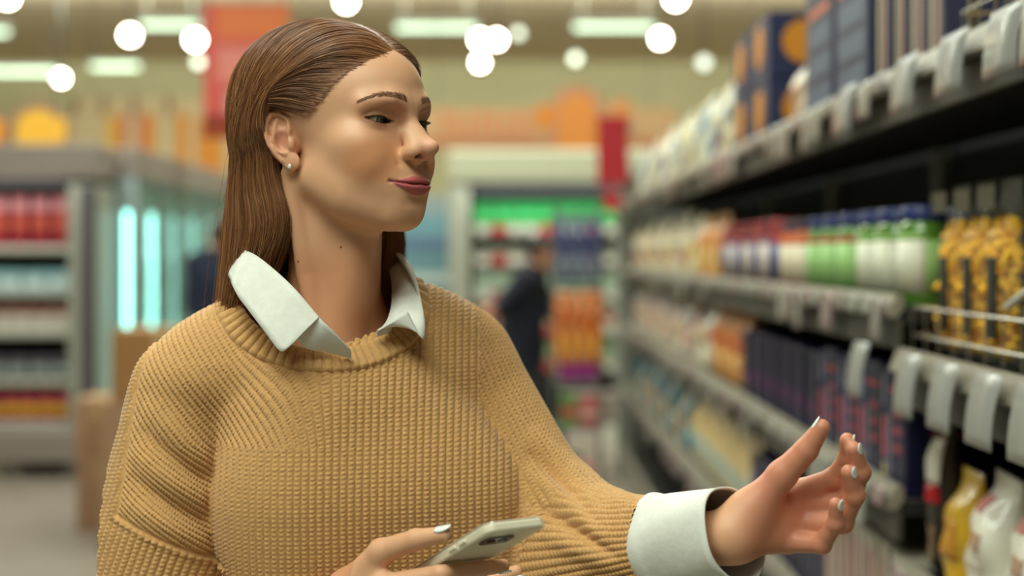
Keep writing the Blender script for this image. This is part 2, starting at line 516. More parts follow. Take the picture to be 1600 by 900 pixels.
def skin_tint(V):
    q = head_local(V)
    n = len(V)
    base = np.array(srgb(222, 169, 132)[:3]); col = np.tile(base, (n, 1))
    s = np.stack([np.abs(q[:, 0]), np.where(q[:, 1] > 0, q[:, 1] / SY, q[:, 1]), q[:, 2]], -1).astype(np.float32)
    def mixc(c, w): col[:] = col * (1 - w[:, None]) + np.array(srgb(*c)[:3]) * w[:, None]
    mixc((212, 140, 94), 0.70 * np.exp(-((ell(s, (38, 74, -22), (20, 20, 16)).clip(0) / 10) ** 2)))        # cheeks
    mixc((208, 140, 112), 0.45 * np.exp(-(np.maximum(_n(s - np.array([0, 114, -13])) - 8, 0) / 7) ** 2))    # nose tip
    mixc((178, 116, 84), 0.60 * np.exp(-(np.maximum(np.abs(ell(s, (33, 88, 22), (19, 16, 9))) - 4, 0) / 4) ** 2))   # socket shade round the eyes, painted into the skin colour
    _, _, (edge, dz) = lip_fields(s)
    mouth = (s[:, 1] > 55) & (s[:, 0] < 35)
    mixc((172, 74, 84), 0.90 * smooth01((0.7 - edge) / 1.3) * mouth)
    mixc((112, 48, 50), 0.60 * smooth01((1.3 - dz) / 1.0) * smooth01((34 - s[:, 0]) / 4) * mouth)
    nos = chain(s, [(5.8, 112.5, -25), (7.8, 108, -19), (9.0, 103, -17)], [3.2, 3.0, 2.4])
    mixc((84, 40, 30), 0.85 * smooth01((0.9 - nos) / 1.0))  # nostril darkness painted into the skin of the opening
    con = _n((np.stack([s[:, 0], q[:, 1], s[:, 2]], -1) - np.array([72, -10, 3])) / np.array([1, 1.0, 1.3]))
    mixc((176, 98, 78), 0.45 * smooth01((11 - con) / 6))
    ex = (s[:, 0] - 31.5) / 14.8; zc = 18.4 + 1.4 * ex
    lidline = np.abs(np.maximum(s[:, 2] - (zc + 3.0 * (1 - ex * ex)), (zc - 3.2 * (1 - ex * ex)) - s[:, 2]))
    mixc((96, 58, 46), 0.75 * smooth01((1.5 - lidline) / 1.2) * (np.abs(ex) < 1.05) * (s[:, 1] > 68))
    ear = np.exp(-(np.maximum(_n((q - np.array([-74, -20, 6])) / np.array([1.2, 1, 1.7])) - 16, 0) / 8) ** 2)
    mixc((214, 138, 108), 0.35 * ear)
    mixc((206, 140, 100), 0.6 * smooth01((-92 - q[:, 2]) / 40) * (q[:, 1] < 90) * (np.abs(q[:, 0]) < 160))    # redder throat, with under-chin shade painted in as well
    w = smooth01((V[:, 0] - 0.19) / 0.05); mixc((192, 108, 86), 0.62 * w)      # flushed palm of the reaching hand
    return col

def on_skin(px, py, f=None, y0=1.2):
    """where the view line through a photo pixel first meets the skin"""
    f = f or sdf_bust
    px = np.atleast_1d(px).astype(np.float64); py = np.atleast_1d(py).astype(np.float64)
    d = np.stack([(px - 800) / FPX, np.ones_like(px), (400 - py) / FPX], -1)
    t = np.full(len(px), y0)
    for _ in range(60):
        p = np.array([0, 0, H]) + d * t[:, None]
        t = t + np.clip(f(p.astype(np.float32)), -0.01, 0.02) * 0.8
    return np.array([0, 0, H]) + d * t[:, None]

MOLES = [(466, 408, 2.0), (533, 386, 2.0)]

def build_head(person):
    lo = np.minimum(HEAD_C, NECK_N) - np.array([0.20, 0.16, 0.20]); hi = np.maximum(HEAD_C, NECK_N) + np.array([0.20, 0.16, 0.16])
    V, F = sdf_mesh(sdf_bust, lo, hi, 0.0016)
    return V, F

def build_eyes(person):
    M = [mat('eye_white', (200, 184, 168), 0.2), mat('iris', (104, 112, 98), 0.15, noise=0.5, nscale=900), mat('pupil', (12, 10, 10), 0.1), mat('limbus', (52, 54, 50), 0.15)]
    for sx in (-1, 1):
        c = EYE * np.array([sx, 1, 1])
        n = 48; rings = 40; vs = []; fs = []; mi = []
        # gaze: ahead and a little down
        g = np.array([0.10, 1.0, -0.10]); g /= np.linalg.norm(g)
        a = np.cross(g, (0, 0, 1)); a /= np.linalg.norm(a); b = np.cross(a, g)
        for j in range(rings + 1):
            th = math.pi * (j / rings) ** 1.4
            r = EYE_R + (1.0 * math.exp(-(th / 0.36) ** 2))
            for i in range(n):
                ph = 2 * math.pi * i / n
                vs.append(c + r * (g * math.cos(th) + math.sin(th) * (a * math.cos(ph) + b * math.sin(ph))))
        for j in range(rings):
            th = math.pi * ((j + .5) / rings) ** 1.4
            k = 2 if th < 0.17 else (1 if th < 0.43 else (3 if th < 0.49 else 0))
            for i in range(n):
                fs.append((j * n + i, j * n + (i + 1) % n, (j + 1) * n + (i + 1) % n, (j + 1) * n + i)); mi.append(k)
        o = mesh_np('eyeball', head_world(np.array(vs)), fs, None, person)
        for m in M: o.data.materials.append(m)
        o.data.polygons.foreach_set('material_index', mi)
# ------------------------------------------------------------------ hair
def hair_mat():
    m = bpy.data.materials.new('hair'); m.use_nodes = True
    nt = m.node_tree; b = nt.nodes['Principled BSDF']
    b.inputs['Roughness'].default_value = 0.36
    b.inputs['Anisotropic'].default_value = 0.0
    b.inputs['Specular IOR Level'].default_value = 0.5
    inf = nt.nodes.new('ShaderNodeHairInfo')
    cr = nt.nodes.new('ShaderNodeValToRGB')
    e = cr.color_ramp.elements
    e[0].position = 0.0; e[0].color = srgb(92, 55, 34)
    e[1].position = 1.0; e[1].color = srgb(192, 140, 94)
    k = cr.color_ramp.elements.new(0.6); k.color = srgb(144, 94, 58)
    nt.links.new(inf.outputs['Random'], cr.inputs['Fac'])
    nt.links.new(cr.outputs['Color'], b.inputs['Base Color'])
    return m

def strands(name, S, radius, m, parent, taper=0.5):
    """S (n, k, 3) world points -> one hair curves object"""
    n, k, _ = S.shape
    cv = bpy.data.hair_curves.new(name)
    cv.add_curves([k] * n)
    cv.points.foreach_set('position', S.astype(np.float32).ravel())
    r = np.ones((n, k), np.float32) * np.asarray(radius, np.float32).reshape(-1, 1) if np.ndim(radius) else np.full((n, k), radius, np.float32)
    r = r * (1 - (1 - taper) * np.linspace(0, 1, k)[None, :] ** 3)
    cv.points.foreach_set('radius', r.ravel().astype(np.float32))
    cv.materials.append(m)
    o = bpy.data.objects.new(name, cv)
    return link(o, parent)

def sdf_skull(q):
    """hair-bearing head form in head-local mm, without face detail"""
    d = ell(q, (0, -17, 51), (77, 101, 83))
    d = smin(d, ell(q * np.array([1, 1, 1], np.float32), (0, 30, 43), (63, 69, 59)), 24)
    d = smin(d, ell(q, (0, -52, -10), (66, 52, 70)), 30)
    return d

def grad(f, p, e=0.6):
    d = f(p)
    return d, np.stack([f(p + np.array(o, np.float32) * e) - d for o in ((1,0,0),(0,1,0),(0,0,1))], -1) / e

def build_hair(person):
    m = hair_mat()
    r = np.random.default_rng(3)
    K = 30
    sets = []
    for side, count in ((-1, 21000), (1, 12000)):
        # root band: from the parting (t=0) out to the hairline; a = along the parting front to back
        n = count
        a = r.random(n) ** 0.85; lay = r.random(n)
        # hairline from forehead centre over the temple to above the ear, then the nape
        part = catmull([(0, 84, 92), (0, 70, 112), (0, 40, 128), (0, 0, 132), (0, -45, 124), (0, -80, 102)], 200)
        edge = catmull([(3, 86, 90), (24, 84, 86), (44, 72, 77), (56, 56, 62), (63, 40, 46), (67, 25, 34), (71, 12, 36), (74, -4, 41)], 200)
        fromedge = r.random(n) < 0.42
        ai = (a * 199).astype(int)
        R0 = np.where(fromedge[:, None], edge[ai], part[ai])
        R0[:, 0] += np.abs(r.normal(0, 1.2, n))
        R0 += r.normal(0, 1.0, (n, 3)) * np.where(fromedge, 2.6, 1.2)[:, None] * np.array([0.4, 1, 1])
        inner = r.random(n) < 0.45        # scalp roots between parting and hairline
        tt = r.random(n)
        mid = R0 * (1 - tt[:, None]) + np.where(fromedge[:, None], part[ai], edge[ai]) * tt[:, None]
        R0 = np.where(inner[:, None], mid, R0)
        # where a strand passes the level of the ear: order along the head kept, front roots nearest the ear
        ang = np.clip(np.where(fromedge, a * 0.55, a * 0.95) + np.where(inner, 0.02, 0.0) + r.normal(0, 0.03, n), 0, 1)
        if side < 0:
            ear = catmull([(77, -16, 40), (80, -24, 38), (81, -40, 34), (77, -62, 28), (63, -92, 22), (38, -110, 18), (4, -116, 16)], 200)
            nape = catmull([(69, -27, -25), (72, -42, -28), (74, -62, -30), (71, -86, -32), (58, -106, -34), (36, -118, -35), (4, -122, -35)], 200)
            low = catmull([(63, -22, -86), (67, -38, -90), (74, -58, -92), (74, -88, -94), (62, -112, -96), (38, -126, -97), (4, -130, -97)], 200)
            end = catmull([(58, -82, -150), (66, -90, -165), (78, -94, -180), (79, -94, -190), (66, -120, -195), (40, -134, -197), (4, -138, -197)], 200)
        else:
            ear = catmull([(79, 2, 28), (81, -8, 30), (82, -30, 30), (77, -62, 28), (63, -92, 22), (38, -110, 18), (4, -116, 16)], 200)
            nape = catmull([(80, 4, -36), (81, -8, -36), (80, -40, -34), (74, -82, -34), (58, -106, -34), (36, -118, -35), (4, -122, -35)], 200)
            low = catmull([(90, 6, -88), (90, -4, -92), (86, -34, -94), (76, -86, -94), (62, -112, -96), (38, -126, -97), (4, -130, -97)], 200)
            end = catmull([(92, 0, -128), (92, -8, -140), (88, -40, -160), (78, -92, -190), (66, -120, -195), (40, -134, -197), (4, -138, -197)], 200)
        E0 = ear[(ang * 199).astype(int)].copy()
        E1 = nape[(ang * 199).astype(int)].copy()
        D1 = low[(ang * 199).astype(int)].copy(); D2 = end[(ang * 199).astype(int)].copy()
        for X in (R0, E0, E1, D1, D2): X[:, 0] *= side
        M0 = R0 * 0.5 + E0 * 0.5; M0[:, 2] += 10
        jit = r.normal(0, 1.0, (n, 3)); depth = (lay - 1.0)[:, None] * 13
        radial = np.stack([D1[:, 0], D1[:, 1] + 30, 0 * a], 1); radial /= _n(radial)[:, None]
        E1 = E1 + jit * 1.5 + radial * depth * 0.7; D1 = D1 + jit * 2.5 + radial * depth; D2 = D2 + jit * np.array([4, 4, 8]) + radial * depth * 1.3
        D3 = D2 + (D2 - D1) * r.uniform(0.1, 0.7, n)[:, None]
        ctl = np.stack([R0, M0, E0, E1, D1, D2, D3], 1)          # n,7,3
        ts = np.concatenate([np.linspace(0, 3, 20), np.linspace(3, 6, K - 19)[1:]]); ts[-1] -= 1e-6
        q = np.concatenate([2 * ctl[:, :1] - ctl[:, 1:2], ctl, 2 * ctl[:, -1:] - ctl[:, -2:-1]], 1)
        S = np.zeros((n, K, 3))
        for k, t in enumerate(ts):
            i = int(t); f = t - i
            p0, p1, p2, p3 = q[:, i], q[:, i + 1], q[:, i + 2], q[:, i + 3]
            S[:, k] = 0.5 * (2 * p1 + (p2 - p0) * f + (2 * p0 - 5 * p1 + 4 * p2 - p3) * f ** 2 + (3 * p1 - p0 - 3 * p2 + p3) * f ** 3)
        # lay every strand on the skull: offset grows away from the root
        tn = np.minimum(ts / 3.0, 1)
        off = (1.0 + 9.0 * lay[:, None] * smooth01(tn * 2.2)[None, :] + 5.0 * smooth01(tn * 1.6)[None, :])
        clump = np.sin(a * 60 + side) * 1.0 + np.sin(a * 137) * 0.7
        off = off + clump[:, None] * smooth01(tn * 2)[None, :]
        w = smooth01((2.75 - ts) / 0.7)[None, :]
        for it in range(3):
            flat = S.reshape(-1, 3).astype(np.float32)
            d, g = grad(sdf_skull, flat)
            g /= np.maximum(_n(g), 1e-6)[:, None]
            d = d.reshape(n, K); g = g.reshape(n, K, 3)
            S = S + g * ((off - d) * w)[:, :, None]
        S += np.cumsum(r.normal(0, 0.07, S.shape), 1)
        sets.append(S)
    S = np.concatenate(sets)
    stray = r.choice(len(S), 170, replace=False)                 # loose hairs lifting off the lengths
    T = S[stray].copy(); amp = r.normal(0, 7, (170, 1, 3)) * np.linspace(0, 1, K)[None, :, None] ** 2
    T = T + amp + np.cumsum(r.normal(0, .5, T.shape), 1); S[stray] = T
    W = head_world(S.reshape(-1, 3)).reshape(S.shape)
    rad = r.uniform(0.00010, 0.00024, len(S))
    h = strands('hair', W, rad, m, person)
    # scalp under the strands, so that no skin shows between them
    def cap(p):
        q = head_local(p)
        d = sdf_skull(q) - 0.6
        face = 0.0
        front = (q[:, 1] - 79 + np.maximum(0, 92 - q[:, 2]) * 1.12 + np.maximum(0, 56 - q[:, 2]) * 2.2)           # hairline plane, slanting back down to the ear
        d = np.maximum(d, front * 0.7)
        d = np.maximum(d, -30 - q[:, 2])
        return d * 0.001
    V, F = sdf_mesh(cap, HEAD_C - 0.16, HEAD_C + 0.17, 0.004)
    mesh_np('scalp', V, F, mat('hair_under', (60, 38, 24), 0.7), h)
    return h

def build_brows(person):
    m = mat('brow_hair', (138, 98, 74), 0.6)
    r = np.random.default_rng(5)
    cp = on_skin([636, 626, 612, 598, 584, 572, 562], [155.5, 151.5, 148, 147, 149, 152.5, 156])
    c = head_local(cp.astype(np.float32)); c = catmull(c, 120)
    for side in (-1, 1):
        n = 380; t = r.random(n) ** 1.15; i = (t * 118).astype(int)
        w = np.interp(t, [0, 0.15, 0.5, 1], [3.2, 3.5, 2.4, 0.5])
        p = c[i] + np.stack([0 * t, 0 * t, r.uniform(-1, 1, n) * w], 1)
        tan = c[np.minimum(i + 1, 119)] - c[i]; tan /= _n(tan)[:, None]
        d = tan + np.stack([0 * t, 0.25 + 0 * t, np.interp(t, [0, .25, 1], [0.9, 0.25, -0.15]) + r.normal(0, .12, n)], 1)
        d /= _n(d)[:, None]; L = r.uniform(4, 6.5, n)
        S = np.stack([p + d * (L * k / 4)[:, None] for k in range(5)], 1)
        for it in range(2):
            f = S.reshape(-1, 3).astype(np.float32); dd, g = grad(sdf_face, f); g /= np.maximum(_n(g), 1e-6)[:, None]
            S = (f + g * (np.tile(np.array([-0.1, .35, .55, .6, .5]), n) - dd)[:, None]).reshape(S.shape)
        if side > 0: S = S * np.array([-1, 1, 1])
        strands('eyebrow', head_world(S.reshape(-1, 3)).reshape(S.shape), 0.00011, m, person)
    ml = mat('lash_hair', (30, 20, 16), 0.5)
    for side in (-1, 1):
        for upper in (True, False):
            n = 110 if upper else 36
            ex = r.uniform(-0.93, 1.0, n); x = 31.5 + ex * 14.8
            zc = 18.4 + 1.4 * ex
            z = zc + (2.8 if upper else -3.1) * (1 - ex * ex)
            rr = EYE_R + (1.9 if upper else 1.3)
            yy = EYE[1] + np.sqrt(np.maximum(rr ** 2 - (x - EYE[0]) ** 2 - (z - EYE[2]) ** 2, 4.0)) / 1.0
            b = np.stack([x, yy, z], 1)
            L = (np.interp(ex, [-1, 0, 1], [0.8, 4.2, 7.0]) if upper else np.full(n, 3.0)) * r.uniform(.75, 1.1, n)
            d0 = np.stack([0.45 * ex, np.ones(n), np.full(n, -0.55 if upper else -0.7)], 1); d0 /= _n(d0)[:, None]
            d1 = np.stack([0.6 * ex, np.ones(n), np.full(n, 0.45 if upper else -0.8)], 1); d1 /= _n(d1)[:, None]
            S = np.stack([b + d0 * (L * k)[:, None] * (1 - k * .5) + d1 * (L * k * k * .5)[:, None] for k in (0, .2, .4, .6, .8, 1)], 1)
            S[:, :, 0] *= side
            strands('eyelashes', head_world(S.reshape(-1, 3)).reshape(S.shape), 0.00012 if upper else 0.00007, ml, person)

def build_earring(person):
    p = on_skin([456], [260])[0]
    n = np.array([-0.75, -0.66, 0.0])
    b = MB()
    for k in range(6):
        a = k * math.pi / 3
        q = p + n * 0.0022 + 0.0028 * (np.array([0, 0, 1]) * math.sin(a) + np.array([0.66, -0.75, 0]) * math.cos(a))
        b.tube([q - n * 0.002, q + n * 0.0006], 0.00045, 6)
    o = b.build('earring_setting', mat('gold', (222, 190, 130), 0.2, 1.0), person)
    s = MB(); s.lathe((0, 0, 0), [(0.0004, -0.0016), (0.0029, 0.0006), (0.0017, 0.0018)], 8)
    st = s.build('earring_stone', mat('crystal', (235, 238, 235), 0.03, 0.0, coat=1.0), person)
    st.location = p + n * 0.0022; st.rotation_euler = Vector(n).to_track_quat('Z', 'Y').to_euler()
    for (x, y, r_) in ((466, 408, 1.3), (533, 386, 1.3)):
        q = on_skin([x], [y])[0]
        m = MB(); m.lathe((0, 0, 0), [(0.0013, -0.0008), (0.0012, 0.0001), (0.0006, 0.0004)], 10)
        mo = m.build('mole', mat('mole_skin', (138, 92, 66), 0.5), person, True); mo.location = q
        mo.rotation_euler = Vector((q[0] - NECK_N[0], q[1] - NECK_N[1], 0)).to_track_quat('Z', 'Y').to_euler()
# ------------------------------------------------------------------ arms: joints in the room
SH_R = P(293, 620, 1.500); EL_R = P(226, 1060, 1.475); WR_R = P(500, 985, 1.400)      # her right arm, holding the phone
SH_L = P(716, 574, 1.600); EL_L = P(874, 872, 1.540); WR_L = P(1142, 838, 1.350)      # her left arm, reaching out
f32 = lambda a: np.asarray(a, np.float32)

def arm_r(p): return chain(p, [f32(SH_R), f32(SH_R * .5 + EL_R * .5 + np.array([-.004, 0, 0])), f32(EL_R)], [0.061, 0.071, 0.072])
CUFF_R = EL_R * 0.22 + WR_R * 0.78
CUFF_L = EL_L * 0.36 + WR_L * 0.64
def fore_r(p): return chain(p, [f32(EL_R), f32(CUFF_R)], [0.068, 0.045])
def arm_l(p): return chain(p, [f32(SH_L), f32(SH_L * .5 + EL_L * .5), f32(EL_L)], [0.064, 0.066, 0.068])
def fore_l(p): return chain(p, [f32(EL_L), f32(EL_L * .5 + CUFF_L * .5), f32(CUFF_L)], [0.066, 0.060, 0.047])

RING_C = np.array([-4, 6, -20.0])
def ring_pt(th, grow=0.0):
    """neckline: closed curve in torso-local mm; th=0 is the front"""
    x = np.where(np.sin(th) > 0, 88 + grow, 102 + grow) * np.sin(th); y = (84 + grow) * np.cos(th)
    z = -36 * np.cos(th) - 4 * np.cos(2 * th)
    return RING_C + np.stack([x, y, z], -1)

def torso_d(p):
    t = tor_local(p) * np.float32(0.001)
    d = ell(t, (0.038, -0.007, -0.20), (0.136, 0.114, 0.20))
    d = smin(d, ell(t, (-0.012, -0.010, -0.105), (0.118, 0.108, 0.085)), 0.05)
    d = smin(d, rbox(t, (0.051, -0.004, -0.40), (0.146, 0.110, 0.240), 0.055), 0.06)
    for s in (-1, 1):
        d = smin(d, ell(t, (0.026 + s * 0.066, 0.050, -0.215), (0.078, 0.054, 0.100)), 0.06)
    yr = [(-0.02, -0.016, -0.026), (-0.098, -0.014, -0.056), tuple(tor_local(f32(SH_R)[None])[0] * 0.001 + np.array([0.03, 0.0, 0.012]))]
    yl = [(0.02, -0.016, -0.026), (0.092, -0.014, -0.042), tuple(tor_local(f32(SH_L)[None])[0] * 0.001 + np.array([-0.03, 0.0, 0.012]))]
    d = smin(d, chain(t, yr, [0.056, 0.056, 0.046]), 0.05)
    d = smin(d, chain(t, yl, [0.058, 0.060, 0.050]), 0.05)
    return d

def _capd(p, a, b, ra, rb): return cone(p, f32(a), f32(b), ra, rb)
RIDGES = None
def fold_lines():
    """soft cloth folds: (points, radius, lift)"""
    L = []
    e = EL_L; w = CUFF_L; s = SH_L
    n = np.array([0.15, -1.0, 0.0]); n /= np.linalg.norm(n)
    def on(a, up, out): return a + np.array([0, 0, up]) + n * out
    return L

def sdf_sweater(p, hole_=True):
    global RIDGES
    if RIDGES is None: RIDGES = fold_lines()
    t = tor_local(p)
    dt = torso_d(p); da = smin(arm_r(p), fore_r(p), 0.02); db = smin(arm_l(p), fore_l(p), 0.06)
    low = smooth01((-60 - t[:, 2]) / 70.0)
    k = (0.055 * (1 - low) + 0.005 * low).astype(np.float32)
    d = smin(smin(dt, da, k), db, k)
    for pts, r, sg in RIDGES:
        c = chain(p, [f32(q) for q in pts], [r] * len(pts))
        d = smin(d, c, 0.03) if sg > 0 else smax(d, -c, 0.025)
    # opening at the neck, open sleeve ends, hem
    if not hole_: return d
    q = t - f32(RING_C)
    hole = np.maximum(_n(q[:, :2] / f32([88, 68])) - 1, -1) * 80
    hole = np.maximum(hole, -q[:, 2] - 95)
    d = smax(d, -hole * np.float32(0.001), 0.006)
    return d

P_COL, P_ROW = 7.4, 4.5
def knit(V, fine=True):
    """stitch coordinates and relief height (mm) for points on the sweater"""
    p = V.astype(np.float32); t = tor_local(p).astype(np.float64); X = V[:, 0] * 1000; Z = (V[:, 2] - H) * 1000
    da = smin(arm_r(p), fore_r(p), 0.02); db = smin(arm_l(p), fore_l(p), 0.03); dt = torso_d(p)
    # body panel: columns hang straight in front and fan out over her right shoulder
    front = t[:, 1] > -20
    u = X.copy(); v = Z.copy()
    up = Z + 192.0
    s = smooth01((-163 - X) / 121.0)
    crease = da < dt
    G = np.where(up > 0, s * up * 0.75, np.where(crease, up * 1.25, 0.0))
    G = np.where(front, G, 0)
    v = v - np.where(front, s * np.where(up > 0, (X + 163) * 0.6, np.where(crease, (X + 163) * 0.9, 0)), 0)
    u = u + G
    def sleeve(a, b, r0, ph):
        ax = b - a; L = np.linalg.norm(ax); ax = ax / L
        e1 = np.cross(ax, (0.3, 0.9, 0.2)); e1 /= np.linalg.norm(e1); e2 = np.cross(ax, e1)
        q = V - a; w = q @ ax
        n = int(round(2 * math.pi * r0 * 1000 / P_COL))
        return np.arctan2(q @ e2, q @ e1) / (2 * math.pi) * n * P_COL, w * 1000
    seam = seam_x(V)
    us = X * 0.94 - Z * 0.33; vs = Z * 0.94 + X * 0.33
    mR = seam < 0
    u = np.where(mR, us, u); v = np.where(mR, vs, v)
    uf, vf = sleeve(EL_R, CUFF_R, 0.056, 0)
    m = fore_r(p) < np.minimum(arm_r(p), dt) - 0.004; u = np.where(m, uf, u); v = np.where(m, vf, v)
    ul, vl = sleeve(SH_L, EL_L, 0.066, 0)
    m = (db < dt - 0.002) & (t[:, 0] > 140); u = np.where(m, ul, u); v = np.where(m, vl, v)
    ug, vg = sleeve(EL_L, CUFF_L, 0.058, 0)
    m = m & (fore_l(p) < arm_l(p)); u = np.where(m, ug, u); v = np.where(m, vg, v)
    row = v / P_ROW
    cu = u / P_COL
    cu = cu + 0.10 * (np.abs((row - np.floor(row)) * 2 - 1) * 2 - 1)           # the columns zigzag stitch by stitch
    k = np.floor(cu); cs = (cu - k - 0.5) * 2; c = np.abs(cs)                    # 0 on the crest of a column, 1 in its furrow
    st = 0.5 + 0.5 * np.cos(2 * math.pi * (row + 0.15 * c - 0.24 * cs))
    rib = np.maximum(1 - c ** 2.2, 0) ** 0.85
    rib = rib * 1.0
    h = rib * (0.66 + 0.34 * st) if fine else rib * 0.8
    e = np.abs(seam)
    h = h * smooth01(e / 4.0) + 0.55 * np.exp(-((e - 4.5) / 2.5) ** 2) * (seam < 0)
    # soft folds where the sleeves bend and where the cloth gathers beside the chest: (x, z) lines in mm
    fo = np.zeros(len(V))
    for a, b, w, amp in FOLDS:
        a = np.array(a, float); b = np.array(b, float); q = np.stack([X, Z], 1) - a; ba = b - a; L = ba @ ba
        tt = np.clip((q @ ba) / L, 0, 1); dd = np.sqrt(((q - tt[:, None] * ba) ** 2).sum(1))
        fo += amp * np.exp(-(dd / w) ** 2) * np.sin(math.pi * np.clip(0.12 + 0.76 * (q @ ba) / L, 0, 1)) * (V[:, 1] < 1.58)
    fo = fo * smooth01((dt - np.minimum(da, db)) / 0.012)
    return h * 3.0 - 1.5 + fo
def _xz(*q): return [((x - 800) * .635, (400 - y) * .635) for x, y in q]
FOLDS = [(*_xz((838, 700), (930, 800)), 9, 6), (*_xz((826, 760), (945, 840)), 9, 7), (*_xz((832, 730), (935, 822)), 5, -6), (*_xz((850, 850), (960, 880)), 10, 6), (*_xz((838, 808), (955, 862)), 5, -6),
         (*_xz((900, 760), (1000, 800)), 8, 4), (*_xz((222, 640), (345, 760)), 10, 5), (*_xz((205, 715), (340, 815)), 10, 6), (*_xz((215, 678), (345, 790)), 6, -5), (*_xz((195, 790), (330, 870)), 10, 6), (*_xz((200, 752), (335, 842)), 6, -5)]
SEAM = None
def seam_x(V):
    """signed distance (mm) to the drop-shoulder seam of her right sleeve, negative on the sleeve"""
    global SEAM
    ax = (EL_R - SH_R) / np.linalg.norm(EL_R - SH_R)
    q = V - SH_R
    w = (q @ ax) * 1000
    xo = (V[:, 0] - SH_R[0]) * 1000
    zz = (V[:, 2] - SH_R[2]) * 1000
    line = np.interp(zz, [-200, -130, -80, -30, 25, 60], [-66, -58, -52, -48, -42, -30])
    d = xo - line
    d = np.where((V[:, 0] < SH_R[0] + 0.05) & (zz > -320), d, 100.0)
    X = V[:, 0] * 1000; Z = (V[:, 2] - H) * 1000                    # the seam turns under the arm
    d2 = (Z + 262 + 0.50 * (X + 394)) * 0.88
    return np.where((X < -290) & (V[:, 1] < 1.52), np.minimum(d, d2), d)

def build_sweater(person):
    wool = mat('camel_wool', (201, 153, 94), 0.85, noise=0.16, nscale=260, bump=0.25, sheen=0.3)
    lo = np.array([-0.42, 1.14, 0.80]); hi = np.array([0.24, 1.70, 1.47])
    V, F = sdf_mesh(sdf_sweater, lo, hi, 0.0042, coarse=4)
    # open the sleeve ends
    C = V[F].mean(1)
    def beyond(c, a, b): return ((C - b) @ ((b - a) / np.linalg.norm(b - a))) > 0.0
    off = torso_d(C.astype(np.float32)) > 0.012
    keep = ~(off & ((beyond(C, EL_L, CUFF_L) & (_n(C - CUFF_L) < 0.075)) | (beyond(C, EL_R, CUFF_R) & (_n(C - CUFF_R) < 0.075)))) & (C[:, 2] > 0.812)
    F = F[keep]; C = C[keep]
    N = normals_np(V, F)[F].mean(1)
    view = C - np.array([0, 0, H]); view /= _n(view)[:, None]
    fine = ((N * view).sum(-1) < 0.30) & (C[:, 2] > 1.03)
    rest = ~(((N * view).sum(-1) < 0.22) & (C[:, 2] > 1.04))
    out = []
    for sel, lev in ((fine, 2), (rest, 1)):
        f = F[sel]; ids = np.unique(f); mp = -np.ones(len(V), np.int64); mp[ids] = np.arange(len(ids))
        v2, f2 = subdiv(V[ids], mp[f], lev)
        h = knit(v2, lev == 2)
        n = normals_np(v2, f2)
        out.append((v2 + n * (h * 0.001)[:, None], f2))
    v, f = weld_parts(out)
    o = mesh_np('sweater', v, f.astype(np.int32), wool, person)
    # ribbed neckband
    nt, nw = 1400, 17; ribs = 66
    th = np.arange(nt) * 2 * math.pi / nt
    c = ring_pt(th); n = np.stack([np.sin(th), np.cos(th), 0 * th], 1)
    ac = n * 0.86 - np.array([0, 0, 0.50])
    a = np.linspace(-1.28, 1, nw)
    q = c[:, None] + ac[:, None] * (a * 15.0)[None, :, None]
    w = tor_world(q.reshape(-1, 3)).astype(np.float32)
    body = lambda p: sdf_sweater(p, False)
    r = np.abs(np.cos(ribs * th / 2)) ** 0.55
    edge = np.clip(1 - np.abs(np.linspace(-1, 1, nw)) ** 8, 0, 1)
    off = 0.5 + edge[None, :] * (1.4 + 3.4 * r[:, None]) 
    off[:, 0] = -9.0; off[:, 1] = 0.5 + 1.5 * r; off[:, -1] = -3.0; off[:, -2] = 0.6
    for it in range(4):
        d, g = grad(body, w, 0.0015); g /= np.maximum(_n(g), 1e-6)[:, None]
        w = (w + g * (off.reshape(-1) * 0.001 - d)[:, None] * (0.5 if it < 3 else 1.0)).astype(np.float32)
    vs = w.reshape(nt, nw, 3)
    idx = np.arange(nt * nw).reshape(nt, nw)
    f = np.stack([idx[:, :-1], idx[:, 1:], np.roll(idx, -1, 0)[:, 1:], np.roll(idx, -1, 0)[:, :-1]], -1).reshape(-1, 4)
    mesh_np('neckband', vs.reshape(-1, 3), f.astype(np.int32), wool, o)
    return o

def strip(name, A, B, m, parent, bulge=0.004, rows=9, n=140, thick=0.0013, wav=0.0):
    """a cloth band between two curves, with real thickness"""
    A = catmull(A, n); B = catmull(B, n)
    vs = []
    for j in range(rows):
        t = j / (rows - 1)
        q = A * (1 - t) + B * t
        d = q - np.array([NECK_N[0], NECK_N[1], 0]); d[:, 2] = 0.03; d /= _n(d)[:, None]
        wv = wav * np.sin(np.arange(n) * 0.21 + 2 * t) * t + wav * 0.7 * np.sin(np.arange(n) * 0.083 + 4 * t + 1)
        vs.append(q + d * (np.broadcast_to(bulge, (n,)) * math.sin(math.pi * t) + wv)[:, None])
    vs = np.array(vs)
    g = vs.reshape(-1, 3)
    idx = np.arange(rows * n).reshape(rows, n)
    F = np.stack([idx[:-1, :-1], idx[1:, :-1], idx[1:, 1:], idx[:-1, 1:]], -1).reshape(-1, 4)
    o = mesh_np(name, g, F.astype(np.int32), m, parent)
    s = o.modifiers.new('thick', 'SOLIDIFY'); s.thickness = thick; s.offset = 0
    return o

